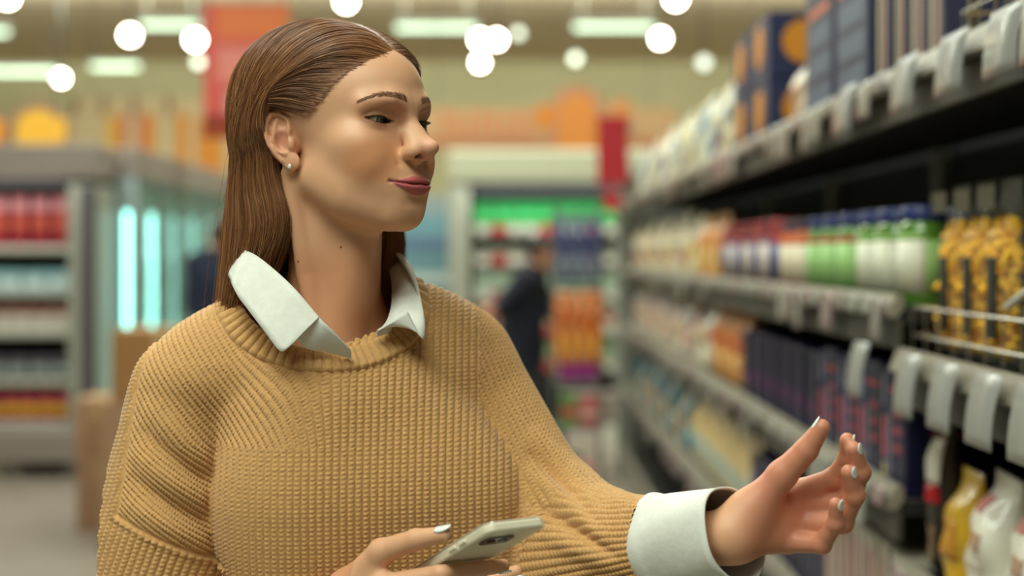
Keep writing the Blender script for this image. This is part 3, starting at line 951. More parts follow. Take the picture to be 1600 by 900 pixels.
def build_shirt(person):
    lin = mat('white_cotton', (222, 222, 212), 0.75, noise=0.05, nscale=120, bump=0.25)
    fold = [P(*q) for q in [(547, 545, 1.428), (521, 518, 1.416), (499, 496, 1.414), (462, 453, 1.424), (428, 421, 1.444), (401, 400, 1.462), (382, 390, 1.478),
            (390, 383, 1.535), (450, 376, 1.605), (520, 372, 1.630), (570, 374, 1.625), (593, 384, 1.600), (602, 404, 1.575), (610, 430, 1.550), (613, 456, 1.520), (611, 482, 1.492), (603, 504, 1.465), (588, 519, 1.448)]]
    base = [P(*q) for q in [(549, 560, 1.440), (512, 550, 1.432), (474, 541, 1.426), (448, 500, 1.442), (420, 470, 1.460), (400, 450, 1.480), (388, 440, 1.510),
            (398, 432, 1.555), (450, 424, 1.600), (520, 420, 1.622), (570, 424, 1.618), (598, 440, 1.600), (612, 455, 1.580), (624, 470, 1.555), (630, 490, 1.525), (622, 508, 1.497), (606, 520, 1.470), (588, 526, 1.455)]]
    outer = [P(*q) for q in [(453, 542, 1.404), (437, 548, 1.402), (414, 519, 1.412), (389, 485, 1.430), (372, 462, 1.440), (361, 440, 1.452),
            (364, 424, 1.505), (430, 424, 1.645), (520, 418, 1.690), (590, 414, 1.680), (613, 396, 1.570), (633, 419, 1.540), (647, 445, 1.512), (656, 478, 1.486), (663, 512, 1.464), (660, 529, 1.452), (637, 485, 1.450)]]
    F = fold[2:3] + [fold[2] * .7 + fold[3] * .3] + fold[3:6] + [fold[6]] + fold[7:18]
    st = strip('shirt_collar', fold, base, lin, person, bulge=0.002, thick=0.0012)
    strip('collar_flap', F, outer, lin, st, bulge=np.interp(np.linspace(0, 1, 140), [0, .55, .70, .92, 1], [.0012, .0012, .014, .012, .003]), wav=0.0006)
    # turned-back cuff of the reaching arm and the plain one in the other sleeve
    for (e, w, c, r0, r1, a0, a1) in ((EL_L, WR_L, CUFF_L, 0.0478, 0.0440, 0.48, 1.02), (EL_R, WR_R, CUFF_R, 0.038, 0.037, 0.72, 0.98)):
        ax = w - e; L = np.linalg.norm(ax); ax = ax / L
        e1 = np.cross(ax, (0, 0, 1)); e1 /= np.linalg.norm(e1); e2 = np.cross(ax, e1)
        n, rows = 64, 18; vs = []
        for j in range(rows):
            t = j / (rows - 1); a = a0 + (a1 - a0) * t
            rr = r0 + (r1 - r0) * t + 0.0035 * math.exp(-((t - 0.28) / 0.05) ** 2) + (0.002 if t > .28 else 0)
            for i in range(n):
                th = 2 * math.pi * i / n
                k = rr * (1 + 0.05 * math.sin(2 * th + 3 * t) + 0.025 * math.sin(5 * th + 6 * t))
                vs.append(e + ax * (L * a + 0.004 * math.sin(th + 1)) + k * (e1 * math.cos(th) * 0.92 + e2 * math.sin(th) * 1.05))
        idx = np.arange(rows * n).reshape(rows, n)
        f = np.stack([idx[:-1], np.roll(idx, -1, 1)[:-1], np.roll(idx, -1, 1)[1:], idx[1:]], -1).reshape(-1, 4)
        o = mesh_np('shirt_cuff', np.array(vs), f.astype(np.int32), lin, person)
        s = o.modifiers.new('thick', 'SOLIDIFY'); s.thickness = 0.002; s.offset = -1

# ------------------------------------------------------------------ hands
PH_TL = P(761, 824, 1.270)
_w = np.array([0.80, 0.60, -0.02]); _w /= np.linalg.norm(_w)
_lv = np.array([-0.50, 0.70, -0.45]); _lv -= _w * (_w @ _lv); _lv /= np.linalg.norm(_lv)
PH_N = np.cross(_lv, _w)                       # out of the back of the phone, towards the camera and down
PH_W, PH_L, PH_T = 0.070, 0.146, 0.0105
PH_C = PH_TL + _w * PH_W / 2 + _lv * PH_L / 2
def on_phone(px, py, lift):
    d = np.array([(px - 800) / FPX, 1.0, (400 - py) / FPX]); o = np.array([0, 0, H])
    c = PH_C + PH_N * (PH_T / 2 + lift)
    return o + d * (((c - o) @ PH_N) / (d @ PH_N))

def hand_joints():
    R = {
        'thumb': ([P(540, 920, 1.385), P(596, 862, 1.362), P(650, 843, 1.342), P(694, 835, 1.326)], [0.0150, 0.0118, 0.0100, 0.0072]),
        'index': ([P(600, 915, 1.355), on_phone(690, 897, 0.009), on_phone(750, 888, 0.0075), on_phone(786, 884, 0.0072)], [0.0110, 0.0090, 0.0080, 0.0066]),
        'middle': ([P(595, 940, 1.345), on_phone(705, 925, 0.009), on_phone(775, 905, 0.0078), on_phone(806, 893, 0.0072)], [0.0112, 0.0092, 0.0082, 0.0066]),
        'ring': ([P(585, 965, 1.345), on_phone(690, 952, 0.009), on_phone(770, 930, 0.0078), on_phone(806, 912, 0.0072)], [0.0108, 0.0088, 0.0078, 0.0064]),
        'little': ([P(572, 990, 1.350), on_phone(660, 985, 0.008), on_phone(720, 968, 0.0070), on_phone(752, 950, 0.0062)], [0.0098, 0.0076, 0.0068, 0.0056]),
    }
    Lh = {
        'thumb': ([P(1172, 800, 1.351), P(1222, 742, 1.340), P(1260, 703, 1.330), P(1284, 668, 1.322)], [0.0177, 0.0134, 0.0112, 0.0079]),
        'index': ([P(1254, 768, 1.370), P(1304, 748, 1.354), P(1326, 716, 1.340), P(1324, 688, 1.330)], [0.0123, 0.0102, 0.0089, 0.0071]),
        'middle': ([P(1260, 792, 1.370), P(1328, 782, 1.348), P(1344, 738, 1.332), P(1334, 702, 1.322)], [0.0126, 0.0104, 0.0091, 0.0073]),
        'ring': ([P(1248, 820, 1.366), P(1316, 816, 1.342), P(1336, 774, 1.326), P(1326, 738, 1.316)], [0.0122, 0.0100, 0.0088, 0.0071]),
        'little': ([P(1228, 846, 1.360), P(1284, 850, 1.338), P(1306, 818, 1.322), P(1306, 788, 1.314)], [0.0107, 0.0086, 0.0075, 0.0062]),
    }
    return R, Lh

def sdf_hand(J, wrist, elbow):
    jt = {k: ([f32(a) for a in v[0]], v[1]) for k, v in J.items()}
    w = f32(wrist); e = f32(elbow)
    mc = [jt[k][0][0] for k in ('index', 'middle', 'ring', 'little')]
    def f(p):
        d = chain(p, [e, w * 0.8 + e * 0.2, w], [0.036, 0.0265, 0.0265])
        palm = None
        for m in mc:
            c = cone(p, w + (m - w) * 0.12, m, 0.0165, 0.0115)
            palm = c if palm is None else smin(palm, c, 0.012)
        d = smin(d, palm, 0.014)
        t = jt['thumb']
        d = smin(d, cone(p, w + (t[0][0] - w) * 0.3, t[0][0], 0.016, t[1][0]), 0.014)
        d = smin(d, cone(p, t[0][0], t[0][1], t[1][0], t[1][1]), 0.018)
        d = smin(d, chain(p, t[0][1:], t[1][1:], 0.003), 0.006)
        for k in ('index', 'middle', 'ring', 'little'):
            q = jt[k]
            d = smin(d, chain(p, q[0], q[1], 0.004), 0.005)
            for a, r in ((q[0][1], q[1][1]), (q[0][2], q[1][2])):
                d = smin(d, _n(p - a) - r * 1.05, 0.003)
        if J['thumb'][0][0][0] < 0:                 # the flesh gives way to the phone it holds
            d = smax(d, -rbox(p, PH_C, (PH_W / 2 + .0012, PH_L / 2 + .0012, PH_T / 2 + .0012), .003, f32(np.stack([_w, _lv, PH_N], 1))), 0.002)
        return d
    return f

def build_hands(person):
    R, Lh = hand_joints(); parts = []
    nail = mat('nail_varnish', (236, 240, 236), 0.18, coat=0.6)
    for J, w, e in ((R, WR_R, EL_R), (Lh, WR_L, EL_L)):
        allp = np.concatenate([np.array(v[0]) for v in J.values()] + [[w], [w * .55 + e * .45]])
        parts.append(sdf_mesh(sdf_hand(J, w, w * .5 + e * .5), allp.min(0) - 0.045, allp.max(0) + 0.045, 0.0018))
        mid = np.mean([J[k][0][0] for k in ('index', 'middle', 'ring', 'little')], 0)
        for k, (pts, rs) in J.items():
            a, b = pts[2], pts[3]; ax = (b - a) / np.linalg.norm(b - a)
            # the nail sits on the side away from the palm
            if k == 'thumb':
                up = np.array([0.1, -0.45, 0.9]) if J is R else np.array([-0.6, 0.1, 0.6])
            elif J is R: up = PH_N.copy()
            else: up = (pts[1] - (pts[0] + pts[3]) / 2)
            up = up - ax * (ax @ up); up /= np.linalg.norm(up); sd = np.cross(ax, up)
            vs = []; n, m = 9, 11; ln, wd = ((0.0175, 0.0058) if k == 'thumb' else (0.0135, 0.0047)) if J is R else ((0.0125, 0.0056) if k == 'thumb' else (0.0105, 0.0048))
            for j in range(m):
                t = j / (m - 1); half = wd * (math.sin(math.pi * (0.16 + 0.84 * (1 - t)) ** 1.0) ** 0.5 if t > 0.5 else 0.55 + 0.45 * math.sin(math.pi * min(t * 1.6, .5)))
                half = wd * math.sqrt(max(1 - ((t - 0.42) / 0.60) ** 2, 0.015))
                for i in range(n):
                    s = -1 + 2 * i / (n - 1)
                    r = rs[3] * (1.06 if J is R else 0.97)
                    vs.append(b + ax * (ln * (t - 0.40)) + sd * (half * s) + up * (r * math.sqrt(max(1 - (half * s / (r * 1.15)) ** 2, 0.02)) - 0.0022 * max(t - .5, 0) ** 2 + 0.0002))
            idx = np.arange(n * m).reshape(m, n)
            f = np.stack([idx[:-1, :-1], idx[:-1, 1:], idx[1:, 1:], idx[1:, :-1]], -1).reshape(-1, 4)
            o = mesh_np('fingernail', np.array(vs), f.astype(np.int32), nail, person)
            s_ = o.modifiers.new('thick', 'SOLIDIFY'); s_.thickness = 0.0009; s_.offset = 0
    return parts

def build_phone():
    ph = empty('smartphone', tuple(PH_C))
    Rm = Matrix((( _w[0], -_lv[0], PH_N[0]), (_w[1], -_lv[1], PH_N[1]), (_w[2], -_lv[2], PH_N[2])))
    ph.rotation_euler = Rm.to_euler()
    tag(ph, 'pale gold smartphone in a clear case held in her right hand', 'phone')
    def slab(name, w, l, t, r, zc, m, par, seg=8, bev=0.0015):
        loop = []
        for cx, cy, a0 in ((w/2-r, l/2-r, 0), (-w/2+r, l/2-r, 90), (-w/2+r, -l/2+r, 180), (w/2-r, -l/2+r, 270)):
            for k in range(seg + 1):
                a = math.radians(a0 + 90 * k / seg); loop.append((cx + r * math.cos(a), cy + r * math.sin(a)))
        n = len(loop); vs = []; fs = []
        for z, ins in ((-t/2, bev), (-t/2 + bev, 0), (t/2 - bev, 0), (t/2, bev)):
            for x, y in loop:
                k = math.hypot(x, y); vs.append((x * (1 - ins / k * 1.2), y * (1 - ins / k * 1.2), zc + z))
        for j in range(3):
            for i in range(n):
                q = (i + 1) % n; fs.append((j*n+i, j*n+q, (j+1)*n+q, (j+1)*n+i))
        fs.append(tuple(range(n))[::-1]); fs.append(tuple(3*n+i for i in range(n)))
        return mesh_np(name, vs, fs, m, par, smooth=False)
    gold = mat('pale_gold', (238, 228, 200), 0.4, 0.1)
    slab('phone_body', PH_W - .003, PH_L - .003, PH_T - 0.0025, 0.009, 0, gold, ph)
    slab('phone_case', PH_W, PH_L, PH_T, 0.0105, 0.0, mat('clear_case', (244, 240, 226), 0.12, 0, alpha=0.30, coat=0.5), ph)
    slab('screen', PH_W - .008, PH_L - .012, 0.0006, 0.006, -PH_T/2 - .0002, mat('screen_glass', (14, 15, 18), 0.06), ph, bev=0.0002)
    c = slab('camera_module', 0.034, 0.020, 0.0016, 0.007, PH_T/2, mat('camera_glass', (70, 60, 62), 0.12), ph, bev=0.0004)
    c.location = (-0.007, 0.044, 0)
    for dx in (-0.007, 0.007):
        m = MB(); m.lathe((0, 0, 0), [(0.0046, 0), (0.0046, 0.0008), (0.003, 0.0004), (0.001, 0.0004)], 16)
        l = m.build('camera_lens', mat('lens_black', (10, 10, 14), 0.05), c); l.location = (dx, 0, PH_T/2 + 0.0008)
    for (sx, y, L_) in ((-1, 0.03, 0.012), (-1, 0.012, 0.012), (1, 0.025, 0.012)):
        m = MB(); m.box((sx * PH_W/2, y, 0), (0.002, L_, 0.003), 0.0006); m.build('side_button', gold, ph)
    return ph

def build_legs(person):
    den = mat('dark_denim', (44, 52, 70), 0.85, noise=0.2, nscale=300)
    hip = NECK_N + np.array([0.0, 0.01, 0]); 
    def f(p):
        t = tor_local(p) * np.float32(0.001)
        d = ell(t, (0, -0.01, -0.53), (0.165, 0.112, 0.13))
        for s in (-1, 1):
            d = smin(d, chain(t, [(s*0.085, 0.0, -0.56), (s*0.09, 0.02 + .02 * s, -0.90), (s*0.095, -0.02 + .03 * s, -1.30)], [0.088, 0.060, 0.046]), 0.03)
        return d
    V, F = sdf_mesh(f, np.array([-0.48, 1.28, 0.02]), np.array([0.08, 1.78, 1.0]), 0.012)
    mesh_np('trousers', V, F, den, person)
    sh = mat('white_leather', (222, 220, 214), 0.5)
    for s in (-1, 1):
        def g(p):
            t = tor_local(p) * np.float32(0.001)
            d = chain(t, [(s*.095, -.05 + .03*s, -1.330), (s*.10, .10 + .03*s, -1.342), (s*.105, .15 + .03*s, -1.346)], [.040, .034, .026])
            d = smin(d, cone(t, (s*.095, -.03 + .03*s, -1.33), (s*.095, -.03 + .03*s, -1.28), .042, .044), .02)
            return np.maximum(d, -1.3715 - t[:, 2])
        c = tor_world([(s*100, 50 + 30*s, -1330)])[0]
        V, F = sdf_mesh(g, c - np.array([.17, .2, .05]), c + np.array([.17, .2, .12]), 0.008)
        mesh_np('shoe', V, F, sh, person)
# ------------------------------------------------------------------ the store: shell
ORD = ('first second third fourth fifth sixth seventh eighth ninth tenth eleventh twelfth thirteenth fourteenth fifteenth sixteenth seventeenth '
       'eighteenth nineteenth twentieth').split()
ORD += ['twenty-' + o for o in ORD[:9]] + ['thirtieth'] + ['thirty-' + o for o in ORD[:9]] + ['fortieth']
ORD += ['forty-' + o for o in ORD[:9]] + ['fiftieth'] + ['fifty-' + o for o in ORD[:9]]

def struct(o): o['kind'] = 'structure'; return o
def build_shell():
    fl = MB(); fl.box((-1.5, 10.5, -0.05), (26, 31, 0.1)); f = struct(fl.build('floor', mat('floor_base', (150, 146, 132), 0.6)))
    tm = mat('floor_tile', (140, 128, 118), 0.35, noise=0.12, nscale=6)
    me = MB().box((0, 0, 0), (0.592, 0.592, 0.006), 0.002).data('tile', tm)
    for i in range(14):                          # the tiles in view down the aisle
        for j in range(16):
            x = -5.0 + 0.6 * i; y = 3.5 + 0.6 * j
            if x > 0.55: continue
            t = bpy.data.objects.new('tile', me); link(t, f); t.location = (x, y, 0.0)
    c = MB(); c.box((-1.5, 10.5, 4.75), (26, 31, 0.1)); struct(c.build('ceiling', mat('ceiling_paint', (206, 184, 156), 0.9, noise=0.06, nscale=0.6)))
    wm = mat('wall_paint', (184, 174, 136), 0.9, noise=0.08, nscale=0.5)
    for n, ce, d in (('wall_back', (-1.5, 24.05, 2.35), (26, 0.1, 4.7)), ('wall_left', (-12.05, 10.5, 2.35), (0.1, 31, 4.7)), ('wall_right', (9.05, 10.5, 2.35), (0.1, 31, 4.7))):
        w = MB(); w.box(ce, d); struct(w.build(n, wm))
    b = MB(); b.box((-1.5, 23.96, 0.08), (25.8, 0.06, 0.16)); struct(b.build('baseboard_back', mat('base_trim', (120, 112, 96), 0.6)))

def build_ceiling_lights():
    housing = mat('lamp_housing', (190, 188, 176), 0.5); em = mat('lamp_tube', (206, 232, 200), 0.5, emit=3.0); wire = mat('lamp_wire', (90, 88, 80), 0.5)
    rows = [(207, 324, 39, 17.0, 'nearest the red banner'), (128, 230, 104, 21.0, 'lower, between the banner and the left corner'), (-40, 104, 112, 21.0, 'low at the left edge'),
            (-60, 26, 50, 17.0, 'high at the left edge'), (606, 758, 43, 17.0, 'directly behind the head'), (884, 1036, 42, 17.0, 'right of the head')]
    for x0, x1, y, Y, where in rows:
        a, b = P(x0 + 14, y, Y), P(x1 - 14, y, Y); L = b[0] - a[0]
        o = empty('ceiling_light', ((a[0] + b[0]) / 2, Y, a[2])); tag(o, 'long white tube light hanging from the ceiling, ' + where, 'light', 'hanging tube lights')
        MB().box((0, 0, 0.05), (L + 0.06, 0.10, 0.05), 0.01).build('housing', housing, o)
        m = MB(); m.tube([(-L / 2, 0, 0), (L / 2, 0, 0)], 0.035, 10); m.build('tube', em, o, True)
        for s in (-.4, .4):
            m = MB(); m.tube([(s * L, 0, 0.07), (s * L, 0, 4.70 - a[2])], 0.006, 6); m.build('suspension', wire, o)
    spots = [(203, 55, 13.0, 1), (305, 62, 13.0, 1), (95, 122, 17.0, .8), (12, -4, 12.0, 1), (541, 2, 12.5, 1), (750, 62, 13.5, 1), (776, 62, 14.0, 1), (750, 98, 16.0, .9),
             (1032, 60, 14.0, .9), (1056, -2, 12.0, 1), (310, 97, 19.0, .12), (899, 92, 19.0, .12), (810, 52, 20.0, .10), (1100, 98, 15.0, .16)]
    es = mat('spot_glow', (255, 246, 226), 0.4, emit=26.0); ed = mat('spot_dim', (232, 240, 220), 0.4, emit=2.0); black = mat('spot_body', (60, 58, 54), 0.5)
    for k, (x, y, Y, e) in enumerate(spots):
        p = P(x, y, Y); o = empty('spotlight', tuple(p))
        tag(o, '%s bright round spotlight on the ceiling, counted from the left' % ORD[sorted(range(len(spots)), key=lambda q: spots[q][0]).index(k)], 'light', 'round spotlights')
        m = MB(); m.lathe((0, 0, 0), [(0.072, 0.0), (0.085, 0.02), (0.085, 0.16), (0.05, 0.2)], 18, 'y'); m.build('lamp_can', black, o, True)
        m = MB(); m.lathe((0, -0.004, 0), [(0.068, 0.0), (0.05, -0.012), (0.001, -0.016)], 18, 'y'); m.build('lamp_lens', es if e > .5 else ed, o, True)
        m = MB(); m.tube([(0, 0.1, 0.08), (0, 0.1, 4.70 - p[2])], 0.01, 6); m.build('stem', black, o)
        for ob in (o,): ob.rotation_euler = (0, 0, math.atan2(p[0], p[1]) * -1.0)

# ------------------------------------------------------------------ products
def carton(name, d, base, panels, rough=0.45):
    """d=(depth, width along the shelf, height); face towards the aisle (-x). panels: (y0, y1, z0, z1, colour) as fractions of the face"""
    o = empty(name)
    MB().box((d[0] / 2, 0, d[2] / 2), d, 0.003).build('carton', mat('card_%d_%d_%d' % base, base, rough), o)
    for y0, y1, z0, z1, c in panels:
        m = mat('print_%d_%d_%d' % c, c, rough)
        b = MB(); b.box((-0.0006, (0.5 - (y0 + y1) / 2) * d[1], (z0 + z1) / 2 * d[2]), (0.0014, (y1 - y0) * d[1], (z1 - z0) * d[2])); b.build('printed_panel', m, o)
        # the same band wraps round the near side
        b = MB(); b.box((d[0] * 0.5, -d[1] / 2 - 0.0005, (z0 + z1) / 2 * d[2]), (d[0] * (y1 - y0) * 0.9, 0.0014, (z1 - z0) * d[2])); b.build('printed_panel', m, o)
    return o

def jar(name, r, h, glass, lid, label, accent):
    o = empty(name)
    m = MB(); m.lathe((r, 0, 0), [(r * .9, 0), (r, .006), (r, h * .74), (r * .82, h * .84), (r * .78, h * .86)], 20); m.build('jar_body', mat('fill_%d_%d_%d' % glass, glass, 0.2, coat=0.4), o, True)
    m = MB(); m.lathe((r, 0, h * .85), [(r * .86, 0), (r * .88, .003), (r * .88, h * .13), (r * .8, h * .15), (.001, h * .15)], 20); m.build('lid', mat('lid_%d_%d_%d' % lid, lid, 0.35), o, True)
    for a0, a1, z0, z1, c in ((95, 262, .14, .66, label), (262, 330, .14, .66, accent), (95, 262, .66, .72, accent)):
        vs = []; n = 10
        for i in range(n + 1):
            a = math.radians(a0 + (a1 - a0) * i / n)
            for z in (z0 * h, z1 * h): vs.append((r + (r + .0008) * math.cos(a), (r + .0008) * math.sin(a), z))
        fs = [(2*i, 2*i+2, 2*i+3, 2*i+1) for i in range(n)]
        q = mesh_np('label', vs, fs, mat('label_%d_%d_%d' % c, c, 0.5), o); s = q.modifiers.new('t', 'SOLIDIFY'); s.thickness = .0006
    return o

def pillow(w, h, t, n=14, m=18, top=0.12, sag=1.0, seed=0):
    """a filled bag: width w along y, height h, thickness t along x, gathered at the top"""
    r = np.random.default_rng(seed); vs = []; ph = r.random(6) * 6.28
    for j in range(m + 1):
        v = j / m
        prof = min(1, (v / 0.10)) ** .45 * (1 - smooth01((v - .62) / (0.38 - top * .4)) * .93)
        wid = w / 2 * (0.90 + 0.10 * math.sin(math.pi * min(v * 1.3, 1))) * (1 if v < 1 - top else 1.0)
        for i in range(2 * n):
            a = 2 * math.pi * i / (2 * n); c, s = math.cos(a), math.sin(a)
            y = wid * (abs(s) ** .75) * (1 if s > 0 else -1); x = max(t * prof, .004) / 2 * (abs(c) ** .7) * (1 if c > 0 else -1)
            wr = .035 * t * prof * (math.sin(9 * v + ph[0] + 3 * a) + math.sin(17 * v + ph[1] - 2 * a))
            vs.append((t / 2 + x + (wr if c < 0 else -wr * .3), y, h * v))
    k = 2 * n; fs = [(j*k+i, j*k+(i+1) % k, (j+1)*k+(i+1) % k, (j+1)*k+i) for j in range(m) for i in range(k)]
    fs.append(tuple(range(k))[::-1]); fs.append(tuple(m*k+i for i in range(k)))
    return vs, fs
def pouch(name, w, h, t, base, patches, seed=0, rough=0.35):
    o = empty(name); vs, fs = pillow(w, h, t, seed=seed)
    mesh_np('bag', vs, fs, mat('film_%d_%d_%d' % base, base, rough, coat=0.3), o)
    A = np.array(vs).reshape(19, 28, 3)
    for y0, y1, z0, z1, c in patches:            # printed fields follow the front of the bag
        nn, mm = 8, 8; pv = []
        for j in range(mm + 1):
            v = (z0 + (z1 - z0) * j / mm) * 18; j0 = min(int(v), 17); fv = v - j0
            for i in range(nn + 1):
                yy = (0.5 - (y0 + (y1 - y0) * i / nn)) * 2
                a = math.pi - math.asin(max(-1, min(1, (abs(yy) ** (1 / .75)) * (1 if yy > 0 else -1)))); u = (a / (2 * math.pi) * 28) % 28; i0 = int(u); fu = u - i0
                g = lambda jj, ii: A[jj, ii % 28]
                q = (g(j0, i0) * (1-fu) + g(j0, i0+1) * fu) * (1-fv) + (g(j0+1, i0) * (1-fu) + g(j0+1, i0+1) * fu) * fv
                pv.append(q + np.array([-.0012, 0, 0]))
        K = nn + 1
        q = mesh_np('printed_panel', pv, [(j*K+i, (j+1)*K+i, (j+1)*K+i+1, j*K+i+1) for j in range(mm) for i in range(nn)], mat('print_%d_%d_%d' % c, c, rough), o)
        s = q.modifiers.new('t', 'SOLIDIFY'); s.thickness = .0006
    return o

def pasta_bag(name, w, h, t, label, seed=0):
    o = empty(name); vs, fs = pillow(w, h, t, seed=seed)
    mesh_np('film', vs, fs, mat('clear_film', (240, 236, 220), 0.12, alpha=0.08, coat=0.6), o)
    r = np.random.default_rng(seed); b = MB()
    for k in range(300):                          # short pasta, far too many to count
        v = r.uniform(.085, .78); th = .40 * t * min(1, v / .1) ** .45 * (1 - float(smooth01((v - .62) / .38)) * .8)
        p = np.array([t / 2 - abs(r.normal(0, .5)) % 1 * th * .95, r.uniform(-.42, .42) * w, v * h]); d = r.normal(0, 1, 3); d /= np.linalg.norm(d); d *= .011
        b.tube([p - d, p + np.array([0, 0, .0035]), p + d], .0052, 5)
    q = b.build('pasta', mat('pasta_yellow', (255, 196, 24), 0.5), o, True); q['kind'] = 'stuff'
    MB().box((-.001, 0, h * .90), (.003, w * .8, h * .12), .001).build('header', mat('film_head', (70, 62, 50), 0.3), o)
    if label:
        MB().box((-.002, -w * .26, h * .38), (.004, w * .36, h * .42), .001).build('label', mat('label_black', (22, 20, 20), 0.4), o)
    return o

def put(o, x, y, z, rz=0.0, label=None, cat=None, group=None):
    o.location = (x, y, z); o.rotation_euler = (0, 0, rz)
    return tag(o, label, cat, group)

def run(protos, ys, x, z, label, cat, group, jit=0.004, count_from='near end', rzj=0.05):
    """individual copies along a shelf, labelled by their place in the row"""
    r = np.random.default_rng(abs(hash_str(group)) % 9999)
    for k, y in enumerate(ys):
        protos = protos if isinstance(protos, list) else [protos]; p = protos[k % len(protos)]
        o = p if k < len(protos) else copy_tree(p)
        put(o, x + r.uniform(0, jit), y + r.uniform(-jit, jit) * .3, z, r.uniform(-rzj, rzj), '%s %s' % (ORD[k], label), cat, group)
def hash_str(s):
    h = 7
    for c in s: h = (h * 31 + ord(c)) % 1000003
    return h

# ------------------------------------------------------------------ the shelving on the right
XS = 0.70
LV = dict(top=1.752, mid=1.337, low=0.985, foot=0.60, base=0.20)
def flap(w, h, c, parent, p, rz=0.0, lean=0.3, nm='price_tag'):
    vs = []; n = 6
    for j in range(n + 1):
        t = j / n
        for y in (-w / 2, w / 2): vs.append((-0.006 - h * lean * (t - .55 * t * t) , y, -h * t))
    o = mesh_np(nm, vs, [(2*j, 2*j+2, 2*j+3, 2*j+1) for j in range(n)], mat('tag_%d_%d_%d' % c, c, 0.4, coat=0.3), parent)
    s = o.modifiers.new('t', 'SOLIDIFY'); s.thickness = .0008
    o.location = p; o.rotation_euler = (0, 0, rz)
    return o

def build_shelving():
    dark = mat('shelf_dark', (40, 38, 36), 0.6, noise=0.2, nscale=8); black = mat('back_black', (16, 15, 15), 0.7)
    rail = mat('rail_grey', (142, 134, 120), 0.4, noise=0.08, nscale=40); upr = mat('upright_grey', (150, 148, 136), 0.45)
    r = np.random.default_rng(21)
    bays = [(1.30, 2.60), (2.60, 3.90), (3.90, 5.20), (5.20, 6.50), (6.50, 7.80), (7.80, 9.10)]
    for k, (y0, y1) in enumerate(bays):
        u = empty('shelving_unit', (XS, (y0 + y1) / 2, 0))
        tag(u, '%s tall dark metal shelving bay on the right, counted from the near end' % ORD[k], 'shelf', 'bays of the shelf on the right')
        L = y1 - y0
        MB().box((0.50, 0, 1.12), (0.02, L - .004, 2.24), .003).build('back_panel', black, u)
        MB().box((0.24, 0, 0.075), (0.44, L - .004, 0.15), .004).build('plinth', upr, u)
        for s in (-1, 1): MB().box((0.475, s * (L / 2 - .02), 1.12), (0.03, 0.036, 2.24), .002).build('upright', upr, u)
        lv = [LV['top'], LV['mid'], LV['low'], LV['foot'], LV['base']] if k else [LV['top'], 1.240, 0.86, 0.50, LV['base']]
        for z in lv:
            s = MB().box((0.245, 0, z - 0.028), (0.45, L - .006, 0.03), .003).build('shelf', dark, u)
            MB().box((0.010, 0, z - 0.060), (0.014, L - .008, 0.056), .002).build('front_lip', mat('lip_brown', (74, 68, 60), .5), s)
            b = MB()
            sec = [(0.018, 0.012), (0.004, 0.014), (-0.012, -0.026), (-0.010, -0.030), (0.006, -0.030), (0.018, -0.012)]   # sloping ticket rail
            vs = [(x, y, z + h) for y in (-L / 2 + .004, L / 2 - .004) for x, h in sec]; n = len(sec)
            fs = [(i, (i+1) % n, n + (i+1) % n, n + i) for i in range(n)] + [tuple(range(n))[::-1], tuple(range(n, 2*n))]
            b.add(vs, fs); b.build('ticket_rail', rail, s)
            # paper tickets in the rail, each its own piece
            if z > 0.3:
                y = -L / 2 + .05; near = k == 0
                while y < L / 2 - .05:
                    yw = y0 + L / 2 + y
                    w = r.uniform(.07, .11)
                    hang = r.random() < (.0 if near else .42)
                    c = [(142, 136, 126), (144, 120, 118), (152, 148, 138), (132, 124, 116)][r.integers(4)]
                    if not near or (z != LV['top'] and z != 1.240):
                        h = r.uniform(.07, .10) if hang else .036
                        flap(w, h, c, s, (-.010 if hang else -.008, y, z + (.004 if hang else .008)), 0, .22 if hang else .40)
                    y += w + r.uniform(.004, .04) * (1.0 if y1 < 5 else 2.2)
                if near and z == LV['top']:
                    for px in (1340, 1436, 1512, 1596, 1660):
                        Yp = XS * FPX / (px - 800); flap(.135, .095, (140, 138, 134), s, (-.012, Yp - (y0 + y1) / 2, z + .012), 0, .30)
                if near and z == 1.240:
                    for px in (1362, 1442, 1500, 1566, 1640):
                        Yp = XS * FPX / (px - 800); flap(.115, .105, (152, 150, 146), s, (-.012, Yp - (y0 + y1) / 2, z + .012), 0, .36)
    # end post
    e = empty('end_post', (XS + .02, 9.28, 0)); tag(e, 'pale grey post closing the far end of the shelf', 'post')
    MB().box((0, 0, 1.02), (0.09, 0.09, 2.04), .008).build('post', mat('post_grey', (150, 152, 140), 0.4), e)
    MB().box((0, 0, 0.02), (0.16, 0.16, 0.03), .006).build('foot', upr, e)
    MB().box((0.24, -.04, 1.0), (0.42, 0.02, 1.9), .004).build('end_panel', mat('end_grey', (120, 120, 112), 0.5), e)

